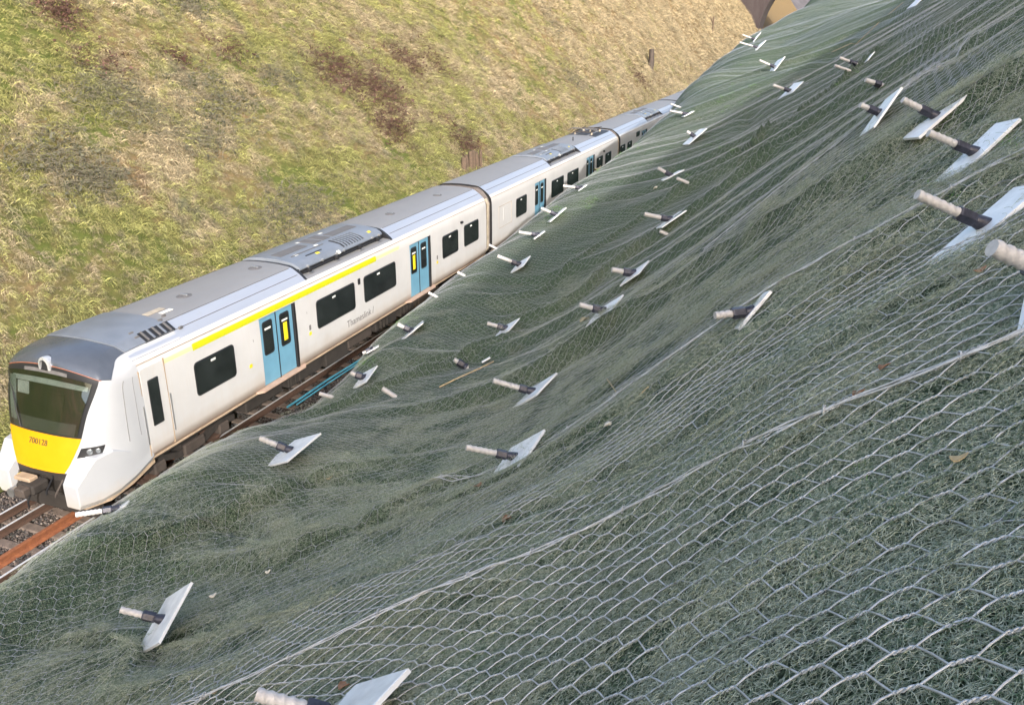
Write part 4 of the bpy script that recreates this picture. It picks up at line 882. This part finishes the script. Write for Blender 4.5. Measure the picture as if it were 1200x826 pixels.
# underside of the nose
mb = MB(); mb.loft([[(-.72, y, a), (.72, y, a), (.72, y, b), (-.72, y, b)] for y, a, b in ((-.12, 1.0, 1.24), (.1, .55, 1.24), (1.5, .5, 1.1))], M['under']); mb.build('coupler_pocket', car1)
mb = MB(); mb.box((-.26, -.62, .86), (.22, -.2, 1.08), M['under'], .04); mb.box((-.10, -.80, .88), (.16, -.6, 1.08), M['under2'], .03); mb.tube([(-.02, -.2, .96), (-.02, .5, .96)], .11, M['under'], 12); mb.build('coupler', car1)
mb = MB(); mb.tube([(-.45, -.62, .80), (-.45, -.38, .80)], .10, M['steel'], 14); mb.build('coupler_drum', car1, 40)
mb = MB(); mb.box((-.42, -.50, 1.06), (.02, -.28, 1.15), M['sole'], .02); mb.box((-.52, -.36, .98), (-.38, -.24, 1.10), M['label_yellow'], .02); mb.build('electrical_head', car1)
for k, (a, b) in enumerate((((-.6, -.2, 1.1), (-.3, -.45, .75)), ((.25, -.1, 1.1), (.3, -.4, .8)), ((.5, -.1, 1.05), (.42, -.3, .72)), ((-.15, -.3, .9), (-.3, -.4, .35)))):
    mb = MB(); a, b = np.array(a), np.array(b); mb.tube([a, (a+b)/2+np.array([0, -.1, -.08]), b], .022, M['black' if k % 2 else 'under2'], 6); mb.build('air_hose', car1, 60)
mb = MB(); mb.loft([[(-1.1, y, a), (1.1, y, a), (1.12, y, b), (-1.12, y, b)] for y, a, b in ((.10, .12, .42), (.16, .10, .48), (.22, .12, .44))], M['under']); mb.box((-.9, .2, .4), (.9, 1.5, .62), M['under']); mb.build('obstacle_deflector', car1)
#@@NAILS
# ------------------------------------------------------------ soil nails: bar, nut, collar and plate
def hitH(u, v):
    r_ = ray(u, v); ts = np.concatenate([np.linspace(.8, 12, 400), np.linspace(12.05, 80, 700)]); P = C0+ts[:, None]*r_; g = P[:, 2]-H(P[:, 0], P[:, 1])-.02; k = int(np.argmax(g < 0))
    if g[k] >= 0: k = int(np.argmin(g[:700]))
    return ts[k]
NAILS = [ # root, tip, plate long axis, turned 45?, face ratio, bar radius scale, label
 ((180, 722), (141, 714), ((162, 772), (221, 680)), 1, .20, 1, 'kite shaped plate and pale bar on the slope at lower left, tilted steeply'),
 ((340, 526), (304, 513), ((308, 550), (375, 506)), 1, .2, 1, 'anchor with wide grey plate on the near crest just below the train doors'),
 ((588, 541), (546, 524), ((571, 568), (638, 503)), 1, .24, 1, 'large anchor in the centre of the slope with grey plate over a torn hollow'),
 ((620, 461), (578, 446), ((598, 481), (653, 437)), 1, .13, 1, 'anchor seen edge-on just above the large central one, with a dark nut'),
 ((1120, 171), (1088, 156), ((1101, 209), (1186, 149)), 0, .30, 1, 'white plate anchor at upper right, middle of the three big plates'),
 ((1150, 254), (1075, 228), ((1096, 302), (1214, 226)), 0, .30, 1, 'largest white plate and ribbed bar at the right edge'),
 ((1097, 136), (1058, 117), ((1065, 158), (1130, 116)), 0, .30, 1, 'uppermost of the three big white plates, netting crossing its face'),
 ((1028, 131), (1008, 123), ((1014, 155), (1049, 111)), 0, .14, 1, 'thin edge-on plate standing left of the three big white plates'),
 ((868, 377), (838, 370), ((862, 386), (901, 343)), 0, .16, 1, 'anchor whose thick short bar points at the camera, plate half under the net'),
 ((703, 367), (679, 357), ((686, 383), (731, 346)), 1, .18, 1, 'white anchor beside a brown leaf in mid slope, nearer of a pair'),
 ((737, 322), (717, 316), ((726, 335), (761, 306)), 1, .14, 1, 'white anchor sunk in the net, farther of the mid slope pair'),
 ((427, 442), (411, 437), ((413, 457), (442, 428)), 1, .22, 1, 'small anchor beside the blue pipes on the crest edge'),
 ((602, 308), (583, 300), ((597, 321), (622, 300)), 1, .2, 1, 'small white anchor on the crest in front of the second carriage'),
 ((591, 385), (571, 379), ((578, 397), (609, 373)), 1, .18, 1, 'small anchor with a net covered plate left of the mid slope pair'),
 ((813, 159), (805, 154), ((803, 169), (825, 152)), 0, .2, 1, 'small anchor with dark shadow on the bright green bulge'),
 ((924, 107), (906, 100), ((915, 116), (937, 98)), 0, .25, 1, 'far anchor with broad white plate, lowest of the upper ridge row'),
 ((906, 77), (890, 71), ((899, 89), (917, 69)), 0, .2, 1, 'far anchor in the middle of the upper ridge row'),
 ((887, 55), (867, 50), ((879, 64), (897, 48)), 0, .12, 1, 'far anchor near the skyline of the ridge, long thin bar'),
 ((880, 46), (870, 41), ((879, 53), (890, 40)), 0, .1, 1, 'farthest anchor on the skyline by the brick bridge'),
 ((778, 260), (755, 251), ((772, 267), (801, 248)), 0, .1, 1, 'slim anchor in the hollow above the long fold, mid distance'),
 ((786, 204), (771, 197), ((775, 212), (799, 200)), 0, .08, 1, 'slim anchor on the slope beyond the long fold'),
 ((799, 137), (785, 130), ((800, 137), (812, 131)), 0, .1, .9, 'small bar crossing in front of the fourth carriage'),
 ((675, 223), (660, 218), ((677, 224), (687, 217)), 0, .1, .9, 'bar on the crest in front of the second carriage windows'),
 ((649, 251), (634, 244), ((643, 260), (662, 244)), 0, .08, .9, 'thin anchor on the crest below the blue door of the second carriage'),
 ((624, 279), (608, 272), ((625, 280), (638, 271)), 0, .1, .9, 'thin bar on the crest left of the second carriage door'),
 ((484, 386), (466, 380), ((470, 399), (496, 377)), 0, .07, 1, 'thin edge-on anchor on the grassy crest below the second blue door'),
 ((435, 410), (425, 414), ((430, 413), (444, 405)), 0, .1, .9, 'small anchor at the end of the blue pipes'),
 ((388, 465), (374, 461), None, 0, 0, .9, 'short bar over the ballast beside the lower blue pipe'),
 ((122, 612), (89, 603), ((132, 602), (149, 589)), 0, .12, 1.1, 'bar sticking out over the rails under the train nose'),
 ((462, 464), (448, 455), None, 0, 0, 1, 'bare short bar end poking through a fold, without a plate'),
 ((546, 430), (532, 421), ((565, 424), (574, 419)), 0, .1, 1, 'short bar with dark nut above the straw coloured stalk'),
 ((512, 348), (502, 343), None, 0, 0, .8, 'bar tip on the crest under the second blue door'),
 ((544, 323), (536, 319), None, 0, 0, .8, 'bar tip on the crest under the last windows of the leading carriage'),
 ((581, 291), (573, 287), None, 0, 0, .8, 'bar tip on the crest beside the gap between two carriages'),
 ((780, 274), (773, 271), None, 0, 0, .9, 'tiny bar tip right below the slim anchor in the hollow'),
 ((805, 214), (793, 209), None, 0, 0, .9, 'bare thin bar just below the slim anchor beyond the long fold'),
 ((1003, 75), (984, 68), ((1014, 73), (1023, 63)), 0, .1, .9, 'upper of two parallel thin bars near the top, with a small plate'),
 ((995, 83), (978, 77), None, 0, 0, .9, 'lower of two parallel thin bars near the top'),
 ((1033, 100), (1014, 94), None, 0, 0, 1, 'bar with dark nut and hidden plate above the thin edge-on plate'),
 ((797, 126), (786, 122), None, 0, 0, .8, 'far thin bar in front of the roof of the fourth carriage'),
 ((402, 841), (300, 813), ((330, 905), (475, 778)), 1, .22, 1, 'big grey plate and ribbed bar cut by the bottom edge'),
 ((1232, 322), (1163, 290), ((1215, 360), (1290, 300)), 0, .16, 1.1, 'thick ribbed bar entering from the right edge'),
 ((1222, 395), (1240, 330), ((1181, 396), (1330, 335)), 1, .5, 1, 'pale plate corner at the right edge lying on the laced seam'),
 ((1085, -8), (1060, -18), ((1067, 8), (1085, -6)), 0, .2, .9, 'pale plate tip at the top edge of the picture')]
def nail(root, tip, plate, turned, fr, rs_, label):
    t0 = hitH(*root); Pr = C0+t0*ray(*root); e = empty('soil_nail', Pr); tag(e, label, 'soil nail', 'soil nails through the netting')
    Lb = 0; d0 = np.array([-.85, -.35, .38]); d0 /= np.linalg.norm(d0); n = None; Pc = Pr.copy()
    if plate:
        (u1, v1), (u2, v2) = plate; um, vm = (u1+u2)/2, (v1+v2)/2; rm = ray(um, vm); tm = min(hitH(um, vm), t0*1.12); tm = max(tm, t0*.9); Pc = C0+tm*rm
        pa = C0+tm*ray(u1, v1); pb = C0+tm*ray(u2, v2); a = pb-pa; D = np.linalg.norm(a); a /= D; vw = rm/np.linalg.norm(rm); a -= vw*a.dot(vw)*.0
        w = np.cross(a, vw); w /= np.linalg.norm(w)
        if w@(-RT+UP) < 0: w = -w
        n = -vw*fr+w*math.sqrt(1-fr*fr); n /= np.linalg.norm(n); a = a-n*a.dot(n); a /= np.linalg.norm(a); b = np.cross(n, a)
        side = D/1.414 if turned else D; side = min(max(side, .12), .62); h = side/2; th = .018
        if turned: cs = [(a+b)/1.414, (-a+b)/1.414, (-a-b)/1.414, (a-b)/1.414]; cs = [c*1.414*h for c in cs]; cs = [c*1. for c in (a*h*1.414, b*h*1.414, -a*h*1.414, -b*h*1.414)]
        else: bw = .42 if t0 < 7 else .8; cs = [(a+b*bw)*h, (-a+b*bw)*h, (-a-b*bw)*h, (a-b*bw)*h]
        lift = 0.; cap = .55 if t0 < 5.9 else .24; P0 = Pc.copy()
        while lift < cap:
            sc_ = np.linalg.norm(Pc-C0)/np.linalg.norm(P0-C0); gap = min(float((Pc+c*sc_)[2]-H((Pc+c*sc_)[0], (Pc+c*sc_)[1])) for c in cs)
            if gap > -.025: break
            lift += .04; Pc = P0-vw*lift
        sc_ = np.linalg.norm(Pc-C0)/np.linalg.norm(P0-C0); cs = [c*sc_ for c in cs]; h *= sc_
        mb = MB(); bv = .006; V = []
        for q in ((1, -th/2), (1, th/2-bv*.4), (1-bv/h, th/2)): V += [Pc-Pr+c*q[0]+n*q[1] for c in cs]
        mb.add(V, [(3, 2, 1, 0), (8, 9, 10, 11)], M['plate']); mb.add(V, [(i, (i+1) % 4, 4+(i+1) % 4, 4+i) for i in range(4)], M['plate_edge']); mb.add(V, [(4+i, 4+(i+1) % 4, 8+(i+1) % 4, 8+i) for i in range(4)], M['plate_edge'])
        if h < 0: pass
        mb.build('plate', e)
    # bar direction that passes through the tip pixel
    far_root = plate and math.hypot((plate[0][0]+plate[1][0])/2-root[0], (plate[0][1]+plate[1][1])/2-root[1]) > 12 and t0 > 7.6
    start = Pc if plate and not far_root else Pr; rt_ = ray(*tip); best = None; tc = (start-C0)@FW
    for s_ in np.linspace(tc-.55, tc+.55, 111):
        q = C0+s_*rt_-start; L = np.linalg.norm(q)
        c = q@d0/L
        if best is None or c > best[0]: best = (c, q, L)
    q, L = best[1], best[2]; L = min(L, .75); d = q/np.linalg.norm(q); rb = .0245*rs_*min(1.25, max(.8, t0/8)) if t0 > 3 else .022*rs_
    o0 = start-Pr
    bm = MB(); up = np.cross(d, [0, 0, 1.]); up /= np.linalg.norm(up); vp = np.cross(up, d); z0b = -.03-(np.linalg.norm(Pc-P0)*.9 if plate and t0 < 4.8 else 0); nr = int((L-z0b)/.0065) if t0 < 9 else 10; NN = 14 if t0 < 9 else 8; R_ = []
    for i in range(nr+1):
        z_ = z0b+(L-z0b)*i/nr; ring = []
        for k in range(NN):
            th_ = 2*math.pi*k/NN; rr = rb*(1+(.12*max(-.6, math.sin(2*math.pi*z_/.034+th_)) if t0 < 9 else 0)); ring.append(o0+d*z_+rr*(math.cos(th_)*up+math.sin(th_)*vp))
        R_.append(ring)
    bm.loft(R_, M['bar']); bm.build('bar', e, 60)
    nb = L*.14 if plate else 0.
    if plate or 'nut' in label:
        mb = MB(); ln = .075*rs_*(1.15 if t0 > 8 else 1); s0_ = nb+.012; hexr = rb*1.62
        def hx(z_, r_, rot=0): return [o0+d*z_+r_*(math.cos(rot+math.pi/3*k)*up+math.sin(rot+math.pi/3*k)*vp) for k in range(6)]
        mb.loft([hx(s0_, hexr*.9), hx(s0_+.008, hexr), hx(s0_+ln-.008, hexr), hx(s0_+ln, hexr*.88)], M['nut']); mb.build('nut', e)
        if plate:
            mb = MB(); mb.tube([o0-d*.005, o0+d*nb*.5, o0+d*(nb+.005), o0+d*(nb+.014)], rb, M['nut'], 14, rr=[rb*1.75, rb*1.6, rb*1.35, rb*1.2]); mb.build('washer', e, 40)
    return e
for a in NAILS: nail(*a)

# ------------------------------------------------------------ litter on the netting
def surf_pt(u, v, l=.03): t = hitH(u, v); return C0+t*ray(u, v)+np.array([0, 0, l*.5])
for pts, rr, nm, lb in (([(668, 448), (690, 444), (705, 441), (711, 446), (735, 480), (752, 463), (760, 456)][3:], .0045, 'dry_stalk', 'bent straw coloured stalk lying below the long fold'),
        ([(515, 455), (535, 445), (560, 434), (578, 425)], .010, 'dry_stalk', 'long straw coloured stalk caught on the seam left of centre'),
        ([(975, 62), (997, 52), (1003, 53), (1030, 27), (1058, 4)], .007, 'dry_stalk', 'long pale bramble runner lying on the net near the top edge')):
    mb = MB(); mb.tube([surf_pt(*p) for p in pts], rr, M['straw'], 6); o = mb.build(nm, None, 60); tag(o, lb, 'stalk')
LEAVES = [((594, 611), 'orange brown curled leaf low in the centre of the slope', 'leaf', .035), ((250, 700), 'pale chalk flake beside the lower left anchor', 'chalk', .03), ((314, 672), 'small white chalk chip left of the foreground', 'chalk', .025), ((253, 813), 'straw coloured leaf near the bottom edge', 'straw', .02),
          ((403, 807), 'crumpled brown leaf beside the bottom plate', 'leaf', .03), ((1004, 466), 'orange leaf caught above the laced seam at right', 'leaf', .018), ((1034, 435), 'reddish leaf under the right hand wires', 'leaf', .018), ((1120, 544), 'tan leaf fragment below the right seam', 'straw', .018), ((560, 571), 'small orange leaf under the large central anchor', 'leaf', .028),
          ((685, 376), 'brown leaf lying beside the nearer mid slope anchor', 'straw', .07), ((712, 500), 'small pink chalk chip right of the central anchor', 'chalk', .03), ((700, 199), 'straw leaf on the bright green crest', 'straw', .10), ((386, 562), 'pale leaf on the near crest', 'straw', .035), ((1147, 322), 'orange leaf below the largest white plate', 'leaf', .02), ((768, 221), 'pale chip on the slope beside the slim anchors', 'chalk', .05)]
for i, ((u, v), lb, m, sz) in enumerate(LEAVES):
    c = surf_pt(u, v); rs = np.random.RandomState(500+i); mb = MB(); n_ = 9; ring = []
    ax = rs.rand()*3; 
    for k in range(n_): a = 2*math.pi*k/n_; r_ = sz*(.55+.35*abs(math.cos(a))+.2*rs.rand()); ring.append(np.array([r_*math.cos(a+ax), r_*.7*math.sin(a+ax), sz*.35*math.cos(2*a)+sz*.15*rs.rand()+r_*.5*math.cos(a+ax)]))
    if m == 'chalk': mb.loft([[c+p*.8-np.array([0, 0, sz*.25]) for p in ring], [c+p for p in ring], [c+p*.55+np.array([0, 0, sz*.35]) for p in ring]], M[m])
    else: mb.loft([[c+p for p in ring], [c+p*.98+np.array([0, 0, .003]) for p in ring]], M[m])
    o = mb.build('chalk_chip' if m == 'chalk' else 'dead_leaf', None, 30); tag(o, lb, 'stone' if m == 'chalk' else 'leaf')

# ------------------------------------------------------------ brambles, posts and bridge on the left bank
M['bramble'] = simple('bramble_red_brown', (.085, .043, .034), .8, var=.5, sc=6); M['deadstem'] = simple('dead_grey_stems', (.20, .185, .14), .85, var=.4, sc=6); M['darkleaf'] = simple('dark_ivy_leaf', (.075, .075, .045), .7, var=.5, sc=8)
def bramble(u, v, w, h, mat, n_, label, seed, cat='bramble'):
    c = hitL(u, v); rs = np.random.RandomState(seed); A = []; Bq = []; rr = []; LV = []; LF = []
    for i in range(int(n_*1.6)):
        gx, gy = rs.randn()*.38*h, rs.randn()*.42*w; x, y = c[0]+gx, c[1]+gy; p = np.array([x, y, float(LB(np.array(x), np.array(y)))-.03]); a = rs.rand()*6.28; dirn = np.array([math.cos(a)*.7+.25, math.sin(a)*.7, .75+rs.rand()*.5]); L = (.12+.30*rs.rand())*min(1.5, w)
        for k in range(4):
            q = p+dirn/np.linalg.norm(dirn)*L*.3; A.append(p); Bq.append(q); rr.append(.010-.0015*k); dirn = dirn+np.array([.25, rs.randn()*.25, -.45]); p = q
            if rs.rand() < .4:
                s_ = .02+.035*rs.rand(); m_ = q; b_ = rs.randn(3)*s_; c_ = rs.randn(3)*s_; kk = len(LV); LV += [m_, m_+b_, m_+b_+c_, m_+c_]; LF.append((kk, kk+1, kk+2, kk+3))
    e = empty('bramble_bush', c); tag(e, label, cat, 'scrub clumps on the sunlit bank')
    V, F = prisms(np.array(A), np.array(Bq), np.array(rr), 3); o = link('stems', npmesh('stems', V-c, F, M[mat]), e); o['kind'] = 'stuff'
    o = link('leaves', npmesh('leaves', np.array(LV)-c, np.array(LF), M[mat if mat != 'deadstem' else 'darkleaf']), e); o['kind'] = 'stuff'
for i, a in enumerate([((440, 105), 3.4, 2.2, 'bramble', 700, 'largest reddish brown bramble patch high above the roof unit'), ((385, 84), 2.2, 1.4, 'bramble', 420, 'reddish brown bramble patch left of the largest one'), ((476, 75), 1.9, 1.2, 'bramble', 320, 'dark red bramble clump above and right of the largest one'),
      ((506, 71), 1.7, 2.2, 'bramble', 220, 'thin slanting bramble streak right of the dark red clump'), ((455, 150), 2.0, 1.2, 'bramble', 260, 'brown bramble clump under the largest one'), ((118, 80), 1.5, .9, 'bramble', 140, 'small reddish bush near the upper left corner'), ((70, 16), 1.2, .8, 'bramble', 200, 'small reddish bush at the top left corner'),
      ((540, 165), 2.4, 1.4, 'bramble', 300, 'brown scrub just above the timber posts'), ((265, 60), 1.5, 1.0, 'bramble', 80, 'slim brown clump on the upper bank'), ((205, 70), 1.0, .6, 'bramble', 120, 'tiny brown clump left of the slim one'),
      ((135, 118), 2.4, 1.4, 'deadstem', 420, 'grey dead stems with dark leaves at upper left'), ((250, 118), 3.0, 1.6, 'deadstem', 420, 'grey dead stems spread across the upper middle of the left bank'), ((215, 8), 1.6, 1.0, 'deadstem', 200, 'grey dead stems at the top edge'), ((230, 165), 2.0, 1.0, 'deadstem', 240, 'dark weedy hollow in the middle of the left bank'),
      ((60, 190), 2.2, 1.2, 'deadstem', 320, 'dark weedy patch at the left edge of the bank'), ((350, 250), 3.0, 1.1, 'deadstem', 420, 'dark weedy patch just above the first roof unit'), ((110, 215), 1.6, .8, 'deadstem', 220, 'dark weedy hollow low on the left bank'), ((672, 95), 2.2, 1.6, 'deadstem', 200, 'dark scrub spot right of centre on the bank'),
      ((748, 92), 2.2, 1.6, 'bramble', 200, 'brown scrub next to the dark upright stump'), ((640, 20), 2.5, 2.5, 'deadstem', 200, 'grey stems at the top edge right of centre'), ((838, 72), 3.5, 3.5, 'deadstem', 200, 'dark scrub in the far gully beside the ridge'), ((320, 90), 1.6, 1., 'deadstem', 150, 'small dark tangle left of the bramble patches')]):
    bramble(a[0][0], a[0][1], a[1], a[2], a[3], a[4], a[5], 700+i)
rv = hitL(552, 200); e = empty('timber_revetment', rv); tag(e, 'short row of brown timber posts set into the bank foot behind the train', 'timber posts')
for k, (dy, hh, rr_, tl) in enumerate(((-1.1, 1.15, .17, .10), (-.55, 1.25, .12, -.05), (-.15, 1.5, .15, .06), (.30, 1.45, .13, .02), (.75, 1.2, .16, -.04), (1.2, 1.3, .10, .08))):
    mb = MB(); x, y = rv[0], rv[1]+dy; z = float(LB(np.array(x), np.array(y))); mb.tube([(.05, dy, z-rv[2]-.7), (.02+tl*.3, dy+tl*.5, z-rv[2]+hh*.4), (tl*.5, dy+tl, z-rv[2]+hh*.7)], rr_, M['wood'], 9, rr=[rr_, rr_*.95, rr_*.85]); mb.build('post', e, 50)
pv = hitL(762, 80); mb = MB(); mb.tube([(0, 0, -.8), (.05, .1, .8), (0, .1, 1.9)], .3, M['under2'], 9, rr=[.34, .30, .24]); o = mb.build('stump', None, 50); o.location = pv; tag(o, 'dark upright stump on the far part of the sunlit bank', 'stump')
pv = hitL(834, 40); mb = MB(); mb.tube([(0, 0, -.5), (.1, .1, 1.3), (0, .5, 2.4)], .12, M['wood'], 7); mb.tube([(0.1, .1, 1.3), (-.4, .3, 2.3)], .08, M['wood'], 6); o = mb.build('stump', None, 50); o.location = pv; tag(o, 'small forked dead stump far up the bank near the brick bridge', 'stump')
# brick bridge far away
YB = 186.; br = empty('brick_bridge', (0, YB, 0)); tag(br, 'purple brown brick bridge abutment closing the far end of the cutting', 'bridge')
mb = MB(); arch = []
for k in range(25):
    a = math.pi*k/24; arch.append((7.9*math.cos(math.pi-a), 4.+13.*math.sin(a)))
outer = [(-30, -1), (-30, 24), (30, 24), (30, -1)]
prof_ = [(-7.9, -1)]+arch+[(7.9, -1), (26, -1), (26, 25), (-26, 25), (-26, -1)]
fr_ = [(x, 0, z) for x, z in prof_]; bk = [(x, 9, z) for x, z in prof_]; n_ = len(prof_)
V = fr_+bk; Fs = []
N_ = len(arch)+2
for i in range(N_-1): Fs.append((i, i+1, n_+i+1, n_+i))
# spandrel faces front/back as quads up to the top
for side_, off in ((0, 0), (1, n_)):
    top = [(x, 9*side_, 25) for x, z in prof_[:N_]]; b0_ = len(V); V += top
    for i in range(N_-1): Fs.append((off+i, off+i+1, b0_+i+1, b0_+i))
    c0 = len(V); V += [(-26, 9*side_, -1), (-26, 9*side_, 25), (26, 9*side_, 25), (26, 9*side_, -1)]; Fs.append((c0, c0+1, b0_, off)); Fs.append((off+N_-1, b0_+N_-1, c0+2, c0+3))
mb.add(V, Fs, M['brick']); mb.build('arch_wall', br)
mb = MB(); R1 = [(x*1.0, -.12, z) for x, z in arch]; R2 = [(x*1.06, -.12, 4+(z-4)*1.05) for x, z in arch]; R3 = [(x*1.06, .02, 4+(z-4)*1.05) for x, z in arch]; 
mb.loft([R1, R2, R3], M['brick'], False, False); mb.build('arch_ring', br)
mb = MB(); mb.box((-26, -.3, 25), (26, 9.3, 26.2), M['brick'], .05); mb.build('parapet', br)
# far end of the cutting seen past the arch
fx = seq((-60, 60, 3.)); fy = np.linspace(330, 480, 30); GX, GY = np.meshgrid(fx, fy, indexing='ij'); GZ = -2+(GY-330)*.35+10*vnoise(GX*.05, GY*.03, 91)+np.abs(GX)*.35
nx, ny = GX.shape; ii = (np.arange(nx-1)[:, None]*ny+np.arange(ny-1)[None]).ravel(); F = np.stack([ii, ii+ny, ii+ny+1, ii+1], -1)
o = link('hill', npmesh('hill', np.stack([GX, GY, GZ], -1).reshape(-1, 3), F, M['farwood'], True)); tag(o, kind='structure', label='far hillside beyond the bridge')
